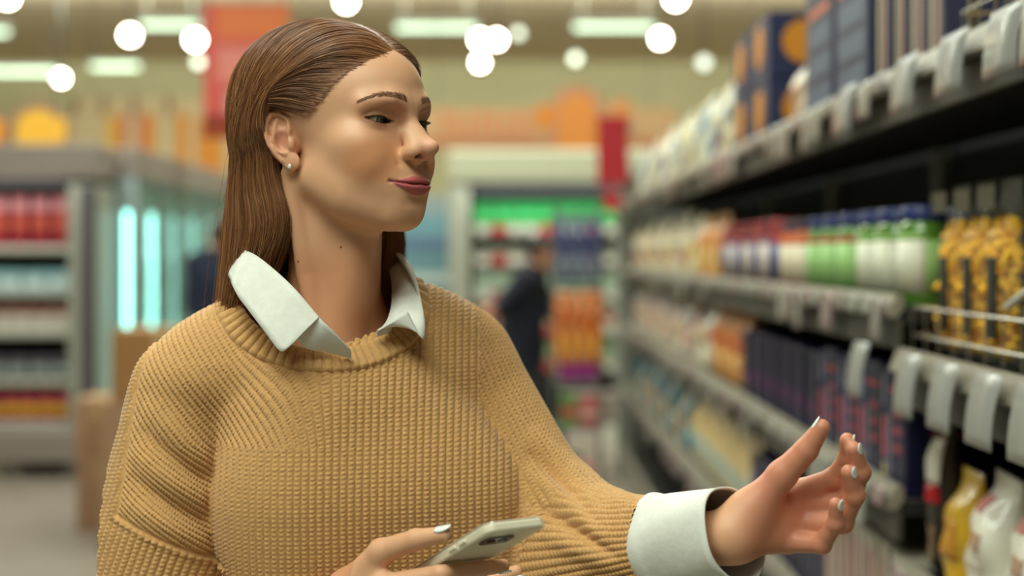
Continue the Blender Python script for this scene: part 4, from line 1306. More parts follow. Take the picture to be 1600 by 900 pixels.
NAVY = (30, 34, 66); 
def build_products():
    x = XS + .024
    T = LV['top'] + .001 - .012; M = LV['mid'] - .0125; Lo = LV['low'] - .0125; Fo = LV['foot'] - .0125
    # ---- top shelf, near to far
    pr = pasta_bag('pasta_bag', .10, .22, .07, False, 3)
    run(pr, [1.78, 1.92, 2.06, 2.20], x + .06, T + .0078, 'bag of yellow pasta in the top wire basket from the near end', 'pasta', 'pasta bags in the top basket')
    wire_basket('wire_basket', x + .012, 1.70, 2.32, T, .075, 'chrome wire basket of pasta bags on the top shelf')
    b = carton('tall_box', (.10, .085, .30), (44, 48, 74), [(.12, .32, 0, 1, (176, 158, 130)), (.62, .74, 0, 1, (190, 140, 110))])
    run(b, [2.44, 2.55, 2.68, 2.80], x + .004, T, 'slim navy box with beige stripes on the top shelf', 'box', 'slim striped boxes')
    big = carton('large_box', (.20, .30, .42), (28, 36, 70), [(.0, 1, .80, .85, (206, 112, 60)), (.1, .85, .60, .64, (214, 100, 60)), (.12, .9, .42, .54, (78, 92, 116)), (.12, .9, .25, .37, (78, 92, 116)), (.12, .9, .08, .20, (78, 92, 116))])
    run(big, [3.065, 3.375], x + .004, T, 'big navy box with orange bands standing on the top shelf', 'box', 'big navy boxes', rzj=.005)
    w = pouch('tall_bag', .20, .36, .12, (176, 176, 166), [(.1, .5, .5, .95, (40, 50, 84)), (.55, .8, .30, .42, (190, 40, 60))], 5)
    run(w, [3.68, 3.90], x + .115, T, 'grey and navy bag with a red spot on the top shelf', 'bag', 'grey bags')
    sb = pouch('small_bag', .17, .20, .10, (206, 190, 168), [(.15, .8, .15, .6, (196, 150, 116))], 6)
    put(sb, x + .002, 3.66, T, 0, 'small pale clear bag standing in front of the grey bags', 'bag')
    oc = carton('square_box', (.20, .30, .185), (34, 40, 78), [])
    disc = MB(); disc.lathe((-.002, 0, .10), [(.062, -.002), (.062, .002)], 24, 'x'); disc.build('orange_disc', mat('print_orange', (214, 136, 30), 0.45), oc)
    disc = MB(); disc.lathe((.10, -.151, .10), [(.062, -.0015), (.062, .0015)], 24, 'y'); disc.build('orange_disc', mat('print_orange'), oc)
    k = 0
    for y in (4.18, 4.52):
        for lev in (0, 1):
            o = oc if k == 0 else copy_tree(oc); k += 1
            put(o, x + .004, y, T + lev * .188, 0, '%s navy box with an orange disc, %s column on the top shelf' % (('lower', 'upper')[lev], ('nearer', 'farther')[y > 4.3]), 'box', 'navy boxes with orange discs')
    cols = [((214, 206, 178), [(.2, .8, .5, .8, (84, 124, 160)), (.3, .7, .1, .35, (210, 180, 90))]), ((226, 222, 204), [(.2, .75, .25, .55, (72, 52, 120))]),
            ((222, 212, 170), [(.25, .8, .2, .5, (86, 60, 140)), (.2, .7, .62, .8, (226, 224, 210))]), ((206, 210, 196), [(.1, .9, .55, .85, (100, 140, 180))])]
    names = ['cream bag with a blue field', 'white bag with a violet mark', 'pale yellow bag with a purple print', 'light grey bag with a sky blue band']
    ys = np.arange(4.86, 8.7, .215); protos = [None] * 4; cnt = [0] * 4
    for i, y in enumerate(ys):
        q = i % 4
        if protos[q] is None: protos[q] = pouch('flour_bag', .185, .30, .11, cols[q][0], cols[q][1], 10 + q); o = protos[q]
        else: o = copy_tree(protos[q])
        put(o, x + .004 + .01 * (i % 3), y, T, 0, '%s %s on the top shelf' % (ORD[cnt[q]], names[q]), 'bag', 'bags along the top shelf'); cnt[q] += 1
    db = carton('dark_box', (.16, .30, .20), (40, 46, 80), [(.2, .8, .3, .6, (66, 76, 110))])
    put(db, x + .17, 5.7, T, 0, 'dark blue box standing behind the pale bags up top', 'box'); db.location.z = T
    up2 = pouch('tall_bag', .20, .40, .12, (224, 224, 208), [(.2, .7, .5, .8, (120, 150, 160))], 33)
    put(up2, x + .16, 5.05, T, 0, 'tall white bag behind the first pale bags', 'bag')
    rs = carton('shelf_sign', (.19, .03, .42), (176, 24, 34), [])
    put(rs, XS - .175, 8.75, 1.86, 0, 'red upright sign board hung at the far shelf end', 'sign')
    MB().box((0.19, 0, 0.34), (0.10, 0.02, 0.03), .004).build('bracket', mat('upright_grey'), rs)
    rs2 = carton('shelf_sign', (.10, .02, .12), (186, 30, 44), []); put(rs2, XS - .135, 8.75, 1.70, 0, 'small red ticket board under the red sign board', 'sign')
    MB().box((.11, 0, .06), (.07, .012, .03), .003).build('bracket', mat('upright_grey'), rs2)
    # ---- middle shelf
    g1 = jar('glass_jar', .047, .190, (86, 128, 44), (44, 56, 110), (214, 212, 190), (150, 190, 110))
    run(g1, [2.68, 2.84, 3.00], x + .003, M, 'green jar with blue lid and white label from the near end', 'jar', 'green jars with white labels')
    g2 = jar('glass_jar', .047, .190, (92, 140, 60), (40, 50, 104), (150, 194, 118), (206, 60, 70))
    run(g2, [3.17, 3.34, 3.51], x + .003, M, 'green jar with blue lid and green label from the near end', 'jar', 'green jars with green labels')
    g3 = jar('glass_jar', .047, .190, (206, 96, 40), (60, 34, 60), (220, 206, 180), (214, 110, 50))
    run(g3, [3.69, 3.86], x + .003, M, 'orange jar with dark lid and cream label on the middle shelf', 'jar', 'orange jars')
    g4 = jar('glass_jar', .047, .200, (150, 34, 34), (168, 44, 40), (72, 74, 120), (170, 44, 54))
    g5 = jar('glass_jar', .047, .200, (134, 28, 34), (120, 30, 44), (206, 190, 176), (60, 60, 110))
    run([g4, g5], [4.03 + .155 * i for i in range(7)], x + .003, M, 'red jar of the row of blue and white labels, middle shelf', 'jar', 'red jars on the middle shelf')
    for q, (pp, nm, ys) in enumerate(((g1, 'green jar in the back row behind the white-labelled jars', (2.76, 2.92)), (g2, 'green jar in the back row behind the green-labelled jars', (3.26, 3.43)))):
        for i, y in enumerate(ys):
            o = copy_tree(pp); put(o, x + .12, y, M, .2, '%s %s' % (ORD[i], nm), 'jar', 'back row of green jars')
    ob = pouch('orange_bag', .16, .25, .10, (214, 146, 76), [(.2, .8, .2, .5, (226, 190, 120)), (.3, .7, .6, .75, (200, 96, 60))], 41)
    run(ob, [5.14, 5.36, 5.58], x + .003, M, 'orange bag on the middle shelf from the near end', 'bag', 'orange bags on the middle shelf')
    cb = pouch('cream_bag', .19, .26, .11, (216, 202, 166), [(.2, .8, .35, .6, (206, 170, 90)), (.3, .6, .65, .8, (80, 70, 120))], 42)
    cb = [cb, pouch('cream_bag', .19, .23, .11, (206, 190, 140), [(.2, .8, .2, .5, (196, 80, 70)), (.3, .6, .6, .75, (222, 214, 190))], 47), pouch('cream_bag', .18, .28, .11, (222, 214, 190), [(.15, .85, .3, .55, (86, 80, 130)), (.3, .7, .62, .8, (206, 150, 60))], 48)]
    run(cb, [5.84 + .24 * i for i in range(12)], x + .003, M, 'cream bag on the middle shelf beyond the orange bags', 'bag', 'cream bags on the middle shelf')
    # ---- lower shelf
    nb = carton('navy_box', (.16, .125, .235), (22, 22, 56), [(.1, .9, .80, .83, (190, 40, 60)), (.35, .8, .60, .66, (150, 50, 76)), (.35, .8, .46, .52, (150, 50, 76)), (.35, .8, .32, .38, (150, 50, 76)), (.05, .2, .1, .6, (120, 116, 140))])
    run(nb, [2.70, 2.875, 3.06, 3.25], x + .003, Lo, 'navy box with red print on the lower shelf from the near end', 'box', 'navy boxes on the lower shelf', rzj=.01)
    sb = carton('spine_box', (.16, .045, .225), (44, 42, 84), [(.3, .7, .25, .60, (206, 90, 90)), (.3, .7, .06, .2, (200, 180, 120)), (.3, .7, .7, .95, (130, 132, 150))])
    run(sb, [2.788, 2.967, 3.155, 3.345], x + .003, Lo, 'thin blue box with a pink and yellow spine on the lower shelf', 'box', 'thin boxes on the lower shelf', rzj=.008)
    sb2 = carton('navy_box', (.16, .10, .215), (32, 20, 56), [(.1, .9, .3, .45, (86, 36, 84))])
    run(sb2, [3.46, 3.63, 3.80, 3.98, 4.15, 4.32, 4.46], x + .004, Lo, 'dark purple box on the lower shelf from the near end', 'box', 'dark purple boxes', rzj=.008)
    ob2 = pouch('orange_bag', .19, .28, .11, (216, 150, 70), [(.15, .8, .45, .75, (206, 100, 60)), (.35, .65, .25, .42, (232, 226, 200))], 43)
    run(ob2, [4.66, 4.92, 5.18], x + .003, Lo, 'orange bag with a red field on the lower shelf', 'bag', 'orange bags on the lower shelf')
    wb = pouch('white_bag', .19, .27, .11, (214, 206, 184), [(.2, .8, .4, .65, (220, 170, 130)), (.3, .7, .7, .82, (70, 80, 140))], 44)
    wb = [wb, pouch('white_bag', .18, .24, .11, (196, 180, 150), [(.2, .8, .3, .6, (150, 170, 110)), (.3, .7, .66, .8, (200, 90, 70))], 49), pouch('white_bag', .19, .29, .11, (210, 190, 180), [(.2, .8, .25, .5, (190, 110, 110)), (.25, .7, .6, .8, (60, 70, 130))], 50)]
    run(wb, [5.46 + .25 * i for i in range(13)], x + .003, Lo, 'white bag on the lower shelf beyond the orange bags', 'bag', 'white bags on the lower shelf')
    # ---- shelf near the foot
    st = carton('striped_box', (.16, .06, .27), (190, 182, 160), [(.1, .34, 0, 1, (56, 52, 96)), (.60, .70, .2, .9, (206, 70, 70))])
    run(st, [2.66 + .07 * i for i in range(10)], x + .003, Fo, 'cream box with a blue stripe on the shelf near the foot', 'box', 'striped boxes near the foot', rzj=.01)
    dk = carton('dark_box', (.16, .11, .24), (36, 30, 62), [(.2, .8, .6, .8, (80, 60, 120))])
    run(dk, [3.42 + .12 * i for i in range(8)], x + .003, Fo, 'dark violet box on the shelf near the foot', 'box', 'dark violet boxes near the foot')
    yb = pouch('yellow_bag', .17, .26, .10, (206, 190, 150), [(.2, .6, .3, .85, (222, 166, 50)), (.65, .85, .2, .5, (150, 190, 196))], 45)
    run(yb, [4.46 + .19 * i for i in range(8)], x + .003, Fo, 'cream and yellow bag on the shelf near the foot', 'bag', 'cream and yellow bags near the foot')
    tb = pouch('teal_bag', .18, .27, .10, (50, 122, 140), [(.2, .8, .4, .8, (36, 90, 110)), (.3, .7, .1, .3, (206, 200, 190))], 46)
    tb = [tb, pouch('teal_bag', .18, .24, .10, (196, 190, 170), [(.2, .8, .3, .6, (206, 140, 50))], 55), pouch('teal_bag', .18, .22, .10, (40, 60, 60), [(.2, .8, .3, .6, (150, 160, 150))], 56)]
    run(tb, [6.05 + .20 * i for i in range(13)], x + .003, Fo, 'bag in the teal, cream and dark mix on the far foot shelf', 'bag', 'teal bags near the foot')
    # ---- the near bay
    Nz = 1.240 - .0125; N2 = .86 - .0125
    pb = pasta_bag('pasta_bag', .110, .31, .080, True, 8)
    run(pb, [2.28, 2.40, 2.52], x + .034, Nz + .0078, 'bag of yellow pasta with a black label in the near basket', 'pasta', 'pasta bags in the near basket', rzj=.02)
    wire_basket('wire_basket', x + .004, 1.55, 2.585, Nz, .10, 'chrome wire basket in the near bay above the white price tags')
    MBx = empty('plastic_tray'); b = MB()
    b.box((0, 0, 0), (.12, .33, .012), .004); b.build('tray_lid', mat('tray_grey', (196, 196, 184), 0.4), MBx)
    MB().box((.0, 0, -.022), (.10, .31, .034), .01).build('tray_base', mat('tray_clear', (170, 170, 160), 0.25), MBx)
    put(MBx, XS + .10, 2.055, 1.40, 0, 'pale grey plastic tray leaning in the near wire basket', 'tray'); MBx.rotation_euler = (math.radians(-14), math.radians(-28), 0)
    bb = pouch('black_bag', .24, .31, .13, (20, 20, 24), [(.25, .7, .55, .72, (40, 40, 54))], 51, .15)
    run(bb, [1.80, 2.05, 2.30], x + .135, N2, 'glossy black bag behind the white bags in the near bay', 'bag', 'black bags in the near bay')
    rb = pouch('striped_bag', .09, .31, .07, (44, 38, 36), [(.1, .9, .55, .80, (206, 200, 186)), (.1, .9, .44, .54, (170, 30, 40)), (.2, .8, .1, .3, (120, 90, 60))], 52, .15)
    put(rb, x + .018, 2.53, N2, 0, 'dark narrow bag with a white and red band in the near bay', 'bag')
    yb2 = pouch('yellow_bag', .12, .21, .09, (206, 160, 40), [(.2, .8, .3, .6, (190, 130, 30))], 53)
    put(yb2, x + .012, 2.405, N2, 0, 'yellow bag beside the white paper bags in the near bay', 'bag')
    wp = pouch('paper_bag', .175, .225, .12, (222, 216, 200), [(.15, .55, .74, .84, (206, 130, 124)), (.5, .8, .5, .62, (176, 140, 116)), (.25, .7, .2, .4, (212, 200, 184))], 54, .6)
    run(wp, [1.70, 1.885, 2.07, 2.255], x + .004, N2, 'white paper bag with a red mark in the near bay', 'bag', 'white paper bags in the near bay', rzj=.12)

def wire_basket(name, x, y0, y1, z, h, label):
    o = empty(name, (x, (y0 + y1) / 2, z)); tag(o, label, 'basket', 'wire baskets')
    ch = mat('chrome_wire', (190, 188, 178), 0.25, 0.9); L = (y1 - y0) / 2
    for zz in (.004, h * .5, h):
        m = MB(); m.tube([(.22, -L, zz), (0, -L, zz), (0, L, zz), (.22, L, zz)], .0028, 6); m.build('rim_wire', ch, o)
    n = int((y1 - y0) / .075)
    for i in range(n + 1):
        y = -L + 2 * L * i / n
        m = MB(); m.tube([(0, y, h), (0, y, .004), (.22, y, .004)], .002, 5); m.build('wire', ch, o)
    return o
# ------------------------------------------------------------------ coolers, display, shoppers and signs farther off
def simple_box(name, d, base, band=None, band2=None):
    """pack with its front towards -y"""
    o = empty(name)
    MB().box((0, d[1] / 2, d[2] / 2), d, .004).build('pack', mat('card_%d_%d_%d' % base, base, .4), o)
    for b, z0, z1 in ((band, .30, .62), (band2, .70, .92)):
        if b:
            MB().box((0, -.001, d[2] * (z0 + z1) / 2), (d[0] * .92, .003, d[2] * (z1 - z0))).build('printed_panel', mat('print_%d_%d_%d' % b, b, .4), o)
    return o

def simple_bottle(name, r, h, base, cap, lab):
    o = empty(name); m = MB(); m.lathe((0, r, 0), [(r * .9, 0), (r, .01), (r, h * .62), (r * .45, h * .84), (r * .42, h * .9)], 12); m.build('bottle_body', mat('fill_%d_%d_%d' % base, base, .2), o, True)
    m = MB(); m.lathe((0, r, h * .9), [(r * .5, 0), (r * .5, h * .09), (.001, h * .1)], 10); m.build('cap', mat('lid_%d_%d_%d' % cap, cap, .4), o, True)
    m = MB(); m.lathe((0, r, h * .18), [(r * 1.02, 0), (r * 1.02, h * .34)], 12); m.build('label', mat('label_%d_%d_%d' % lab, lab, .5), o, True)
    return o

def build_far():
    steel = mat('cooler_grey', (150, 152, 138), .45); pale = mat('cooler_pale', (140, 128, 120), .5); dark = mat('cooler_dark', (20, 22, 24), .6); inner = mat('cooler_inner', (120, 108, 104), .6)
    # ---- open cooler facing the aisle, on the left
    x0, x1, Y = -4.3, -2.66, 9.1
    D = .46; o = empty('open_cooler', ((x0 + x1) / 2, Y + D / 2, 0)); tag(o, 'open upright cooler with red packs at the left edge, facing the camera', 'cooler')
    cx = 0; W = x1 - x0; f = -D / 2
    MB().box((0, 0, 2.03), (W, D, .22), .01).build('canopy', pale, o)
    MB().box((0, f + .02, 1.89), (W - .30, .02, .09), .004).build('light_valance', dark, o)
    MB().box((0, D / 2 - .02, 1.08), (W, .03, 1.9)).build('back_panel', dark, o)
    for s in (-1, 1): MB().box((s * (W / 2 - .09), 0, 1.02), (.18, D, 1.72), .01).build('side_panel', steel, o)
    MB().box((W / 2 - .05, f - .012, 1.02), (.09, .03, 1.70), .008).build('corner_profile', mat('profile_dark', (82, 74, 80), .4), o)
    MB().box((0, 0, .20), (W, D + .04, .22), .02).build('base', pale, o)
    for s in (-.68, -.2, .28, .76): MB().box((s * W / 2 * 1.0, f + .12, .045), (.06, .06, .09), .006).build('foot', steel, o)
    lv = [1.475, 1.195, .93, .62, .345]
    for z in lv:
        s = MB().box((0, .01, z - .02), (W - .38, D - .06, .025), .003).build('shelf', steel, o)
        MB().box((0, f + .08, z - .015), (W - .38, .02, .05), .004).build('ticket_rail', mat('rail_white', (190, 186, 176), .4), s)
    front_fill = area_light('cooler_fill', ((x0 + x1) / 2, Y - .12, 1.90), W - .4, .05, 3.5, (1.0, .93, .9), ((x0 + x1) / 2, Y + .35, .7))  # added fill light ahead of the shelves, brightens the packs
    kinds = [
        (lv[0], simple_box('red_pack', (.098, .12, .345), (132, 18, 40), (170, 76, 60), (186, 130, 130)), .130, 'red pack with an orange band on the top shelf of the open cooler'),
        (lv[1] + .13, None, 0, ''),
        (lv[1], simple_box('blue_tub', (.15, .12, .14), (150, 196, 206), (206, 214, 210), None), .165, 'pale blue tub on the second shelf of the open cooler'),
        (lv[2], simple_box('beige_carton', (.11, .12, .17), (206, 196, 176), (214, 206, 196), (150, 30, 50)), .122, 'beige carton with a red top on the third shelf of the open cooler'),
        (lv[3], simple_box('dark_carton', (.12, .12, .16), (90, 84, 90), (150, 160, 156), None), .135, 'dark grey carton on the fourth shelf of the open cooler'),
        (lv[4], simple_bottle('pink_bottle', .05, .24, (206, 60, 100), (206, 206, 206), (226, 170, 40)), .112, 'pink bottle with a yellow label on the lowest shelf of the open cooler')]
    for z, p, st, nm in kinds:
        if p is None: continue
        xs = np.arange(x1 - .27, x0 + .25, -st)
        for i, x in enumerate(xs):
            q = p if i == 0 else copy_tree(p)
            put(q, x, Y + .112 + .006 * (i % 2), z - .006, 0, '%s %s' % (ORD[i], nm), 'pack' if 'bottle' not in nm else 'bottle', nm + 's')
    rp = simple_box('red_box', (.15, .10, .11), (170, 30, 46), (214, 190, 170), None)
    for i, x in enumerate(np.arange(x1 - .30, x0 + .25, -.17)):
        q = rp if i == 0 else copy_tree(rp); put(q, x, Y + .262, lv[1] - .007 + .0, 0, '%s red box behind the pale blue tubs, from the right' % ORD[i], 'box', 'red boxes behind the tubs'); q.location.z = lv[1] - .006
    pk = simple_box('pink_box', (.16, .08, .12), (220, 120, 150), (232, 200, 206), None)
    for i, x in enumerate(np.arange(x1 - .30, x0 + .25, -.172)):
        q = pk if i == 0 else copy_tree(pk); put(q, x, Y + .275, lv[3] - .006, 0, '%s pink box on the fourth shelf of the open cooler, from the right' % ORD[i], 'box', 'pink boxes in the open cooler')
    # ---- glass-door freezers running away behind it
    tealglass = mat('freezer_glass', (170, 226, 214), .04, alpha=.22, coat=.5); tube = mat('freezer_tube', (150, 240, 226), .5, emit=6.0); fin = mat('freezer_inner', (156, 172, 172), .5)
    tube_dim = mat('freezer_tube_dim', (150, 236, 224), .5, emit=1.9)
    gy0, n, dw = 9.61, 8, .64
    fr = empty('glass_freezer', (-2.92, gy0 + n * dw / 2, 0)); tag(fr, 'row of tall glass-door freezers lit in pale teal, along the left side', 'freezer')
    L = n * dw
    MB().box((0, 0, 2.05), (.80, L, .20), .01).build('canopy', pale, fr); MB().box((0, 0, .15), (.80, L, .30), .01).build('base', steel, fr)
    MB().box((-.38, 0, 1.1), (.04, L, 1.7)).build('back_panel', fin, fr)
    for s in (-1, 1): MB().box((0, s * (L / 2 - .02), 1.12), (.78, .04, 1.66)).build('side_panel', fin, fr)
    for z in (.36, .68, 1.0, 1.30, 1.60): MB().box((-.05, 0, z - .012), (.60, L - .1, .02)).build('shelf', mat('freezer_shelf', (176, 200, 192), .4), fr)
    for i in range(n):
        y = -L / 2 + dw * (i + .5)
        d = empty('door'); d.parent = fr; d.location = (.385, y, 0)
        MB().box((0, 0, 1.12), (.012, dw - .09, 1.58)).build('pane', tealglass, d)
        m = MB()
        for s in (-1, 1): m.box((0, s * (dw / 2 - .03), 1.12), (.035, .05, 1.66), .004)
        for zz in (.31, 1.93): m.box((0, 0, zz), (.035, dw - .01, .05), .004)
        m.build('door_frame', mat('door_frame', (116, 132, 128), .4, .4), d)
        m = MB(); m.tube([(.03, -dw / 2 + .07, .95), (.06, -dw / 2 + .07, 1.0), (.06, -dw / 2 + .07, 1.4), (.03, -dw / 2 + .07, 1.45)], .011, 6); m.build('handle', mat('door_handle', (180, 184, 178), .3, .6), d)
        m = MB(); m.tube([(.32, y - dw / 2 + .01, .45), (.32, y - dw / 2 + .01, 1.72)], .020 if i < 2 else .017, 8); m.build('light_tube', tube if i < 2 else tube_dim, fr, True)
    protos = [simple_box('frozen_pack', (.10, .13, .20), c, b, None) for c, b in (((150, 206, 200), (206, 226, 220)), ((176, 210, 214), (90, 150, 170)), ((196, 216, 206), (120, 190, 170)))]
    used = [0, 0, 0]; nm = ['pale teal', 'light blue', 'white and mint']
    for zi, z in enumerate((.36, .68, 1.0, 1.30, 1.60)):
        for i in range(int(L / .26)):
            k = (zi + i // 3) % 3; q = protos[k] if used[k] == 0 else copy_tree(protos[k]); used[k] += 1
            put(q, -2.70, gy0 + .2 + .255 * i, z, math.pi / 2, '%s %s frozen pack along the %s freezer shelf behind glass' % (ORD[i], nm[k], ('lowest', 'second', 'third', 'fourth', 'topmost')[zi]), 'pack', nm[k] + ' packs in the glass freezers')
    # pale frozen-aisle signboard and decor boards above the freezers
    def frieze(name, px0, px1, py0, py1, Yp, label, arches, bars, base=(166, 138, 100)):
        a, b = P(px0, py1, Yp), P(px1, py0, Yp); c = (a + b) / 2
        o = empty(name, (c[0], Yp, c[2])); tag(o, label, 'sign')
        MB().box((0, .03, 0), (b[0] - a[0], .05, b[2] - a[2]), .004).build('board', mat('frieze_%d_%d_%d' % base, base, .8), o)
        for s_ in (-.4, .4):
            m = MB(); m.tube([(s_ * (b[0] - a[0]), .03, (b[2] - a[2]) / 2 - .02), (s_ * (b[0] - a[0]), .03, 4.70 - c[2])], .006, 6); m.build('cable', mat('lamp_wire', (90, 88, 80), .5), o)
        for (px, py, r, c2, c3) in arches:
            p = P(px, py, Yp) - c; R_ = r / FPX * Yp
            for rr, cc, dy in ((R_, c3, -.005), (R_ * .66, c2, -.02)):
                n = 20; vs = []; h = p[2] - (a[2] - c[2])
                pts = [(-rr, -h * .98)] + [(rr * math.cos(math.pi - math.pi * i / n), rr * math.sin(math.pi * i / n)) for i in range(n + 1)] + [(rr, -h * .98)]
                k = len(pts); vs = [(p[0] + u, dy, p[2] + w) for u, w in pts] + [(p[0] + u, .0, p[2] + w) for u, w in pts]
                mesh_np('arch', vs, [tuple(range(k))] + [(i, i + k, (i + 1) % k + k, (i + 1) % k) for i in range(k)], mat('decor_%d_%d_%d' % cc, cc, .7), o, smooth=False)
        for (bx0, bx1, by0, by1, c2) in bars:
            q0, q1 = P(bx0, by1, Yp) - c, P(bx1, by0, Yp) - c
            MB().box(((q0[0] + q1[0]) / 2, -.004, (q0[2] + q1[2]) / 2), (q1[0] - q0[0], .012, q1[2] - q0[2]), .002).build('stripe', mat('decor_%d_%d_%d' % c2, c2, .7), o)
        return o
    YL, OR, RD = (238, 180, 60), (230, 146, 56), (220, 120, 92)
    fr1 = frieze('decor_board', -130, 110, 188, 226, 9.6, 'beige decor board with yellow arches above the open cooler', [(60, 206, 52, YL, (150, 122, 96)), (-40, 206, 52, YL, (150, 122, 96))], [(-8, 8, 188, 222, OR), (84, 104, 186, 222, YL)])
    a = frieze('decor_board', 112, 420, 150, 300, 15.6, 'beige decor board with orange and yellow upright stripes', [], 
        [(168, 184, 182, 290, YL), (186, 198, 178, 290, RD), (216, 226, 178, 290, RD), (228, 242, 178, 290, OR), (276, 294, 178, 290, OR), (308, 348, 186, 300, OR), (372, 390, 180, 300, YL),
         (112, 122, 150, 180, (150, 110, 84)), (158, 166, 150, 180, (150, 110, 84)), (206, 214, 150, 180, (150, 110, 84)), (260, 268, 150, 180, (150, 110, 84))], (212, 188, 146))
    frieze('decor_board', 640, 1060, 168, 236, 14.0, 'peach decor board with orange letters and an arch on the far side', [(902, 178, 46, (190, 116, 46), (164, 116, 84))],
        [(690 + 19 * i, 700 + 19 * i, 172 + 5 * (i % 3), 212, (184, 116, 76)) for i in range(8)] + [(838, 866, 164, 200, (190, 112, 30)), (955, 985, 156, 200, (188, 120, 66)), (640, 1060, 214, 228, (164, 106, 72))], (172, 136, 98))
    # ---- red banner hanging behind her head
    a, b = P(318, 216, 11.0), P(452, 6, 11.0); c = (a + b) / 2
    o = empty('hanging_banner', (c[0], 11.0, c[2])); tag(o, 'red and orange banner hanging from the ceiling behind her head', 'banner')
    w, h = b[0] - a[0], b[2] - a[2]
    MB().box((0, 0, 0), (w, .02, h), .003).build('cloth', mat('banner_red', (132, 40, 30), .7), o)
    MB().box((.05, -.012, h * .36), (w * .86, .006, h * .24)).build('orange_field', mat('banner_orange', (140, 66, 18), .7), o)
    MB().box((.04, -.012, .05), (w * .80, .006, h * .26)).build('pale_field', mat('banner_rose', (140, 76, 66), .7), o)
    for i in range(3): MB().box((.06, -.012, -h * .18 - i * .062), (w * .66, .008, .032)).build('text_line', mat('banner_text', (110, 120, 118), .7), o)
    MB().box((.03, -.012, -h * .44), (w * .9, .006, h * .10)).build('lower_field', mat('banner_low', (150, 60, 26), .7), o)
    for s in (-.45, .45):
        m = MB(); m.tube([(s * w, 0, h / 2), (s * w, 0, 4.70 - c[2])], .006, 6); m.build('cable', mat('lamp_wire', (90, 88, 80), .5), o)
    # ---- far open cooler with green packs
    a0, b0 = P(700, 236, 12.0), P(1010, 690, 12.0); W = b0[0] - a0[0]
    o = empty('open_cooler', (a0[0] + W / 2, 12.4, 0)); tag(o, 'pale open cooler with bright green packs at the far end of the aisle', 'cooler'); f = -.4
    MB().box((0, .0, 2.18), (W, .8, .28), .02).build('canopy', mat('canopy_pale', (178, 176, 152), .5), o); MB().box((0, f + .03, 1.985), (W - .3, .03, .11)).build('light_valance', dark, o)
    MB().box((0, .36, 1.1), (W, .03, 1.9)).build('back_panel', mat('cooler_inner_green', (130, 150, 130), .6), o)
    for s in (-1, 1): MB().box((s * (W / 2 - .09), 0, 1.03), (.18, .78, 2.0), .01).build('side_panel', mat('side_pale', (160, 160, 146), .5), o)
    MB().box((0, -.03, .14), (W, .76, .26), .02).build('base', pale, o)
    lv = [1.68, 1.42, 1.12, .82, .52, .28]
    for z in lv[:-1]:
        s = MB().box((0, .02, z - .02), (W - .37, .66, .025)).build('shelf', steel, o)
        for k in range(9): MB().box(((k - 4) * (W - .45) / 9, f + .085, z - .035), ((W - .45) / 9 * .8, .012, .075)).build('price_tag', mat('tag_red', (196, 70, 70), .5) if k % 3 == 1 else mat('tag_white', (214, 208, 196), .5), s)
    area_light('cooler_fill', (a0[0] + W / 2, 11.86, 2.0), W - .4, .05, 6, (.95, 1.0, .92), (a0[0] + W / 2, 12.35, .8))  # added fill light in front of the far cooler's goods
    rows = [(simple_box('green_pack', (.17, .12, .21), (34, 150, 74), (60, 176, 96), None), .182, 'bright green pack on the top shelf of the far cooler', 0), (simple_box('dark_pack', (.12, .1, .13), (60, 60, 60), (150, 150, 130), None), .14, 'dark small pack on the second shelf of the far cooler', 1),
            (simple_box('mint_tub', (.14, .12, .18), (190, 206, 186), (150, 190, 166), None), .155, 'mint tub on the third shelf of the far cooler', 2), (simple_box('cream_tub', (.13, .12, .18), (206, 200, 176), (196, 70, 80), None), .15, 'cream tub with a red band on the fourth shelf of the far cooler', 3),
            (simple_box('green_tub', (.13, .12, .18), (110, 160, 110), (206, 206, 186), None), .15, 'soft green tub on the fifth shelf of the far cooler', 4)]
    for p, st, nm, li in rows:
        for i, x in enumerate(np.arange(a0[0] + .30, b0[0] - .25, st)):
            q = p if i == 0 else copy_tree(p); put(q, x, 12.4 + f + .14, lv[li] - .0065, 0, '%s %s' % (ORD[i], nm), 'pack', nm + 's')
    # tall blue-grey cabinet to the left of it
    o = empty('tall_fridge', tuple([P(668, 400, 13.4)[0], 13.4, 0])); tag(o, 'tall blue-grey glass fridge left of the far open cooler', 'fridge')
    MB().box((0, .1, 1.0), (.62, .5, 1.96), .01).build('fridge_body', mat('fridge_grey', (128, 140, 142), .5), o)
    MB().box((0, -.16, 1.05), (.50, .02, 1.5), .004).build('pane', mat('fridge_glass', (110, 146, 156), .1, coat=.5), o)
    for k in range(4): MB().box((0, -.175, .55 + .33 * k), (.46, .012, .10), .003).build('shelf_line', mat('fridge_goods_%d' % (k % 2), ((190, 200, 196), (90, 110, 140))[k % 2], .5), o)
    m = MB(); m.tube([(.22, -.18, .8), (.22, -.20, .85), (.22, -.20, 1.25), (.22, -.18, 1.3)], .012, 6); m.build('handle', mat('door_handle'), o)
    # ---- display rack at the end of the shelf
    X0, X1, Yr = P(866, 400, 8.0)[0], P(940, 400, 8.0)[0], 8.0; cx = (X0 + X1) / 2; W = X1 - X0
    o = empty('display_rack', (cx, Yr + .1, 0)); tag(o, 'narrow wire display rack with hanging pouches beside the shelf end', 'rack')
    ch = mat('rack_grey', (120, 122, 116), .4, .5)
    for s in (-1, 1):
        m = MB(); m.tube([(s * W / 2, 0, .02), (s * W / 2, 0, 1.70)], .012, 8); m.build('post', ch, o)
    MB().box((0, 0, .02), (W + .06, .34, .03), .006).build('base', ch, o)
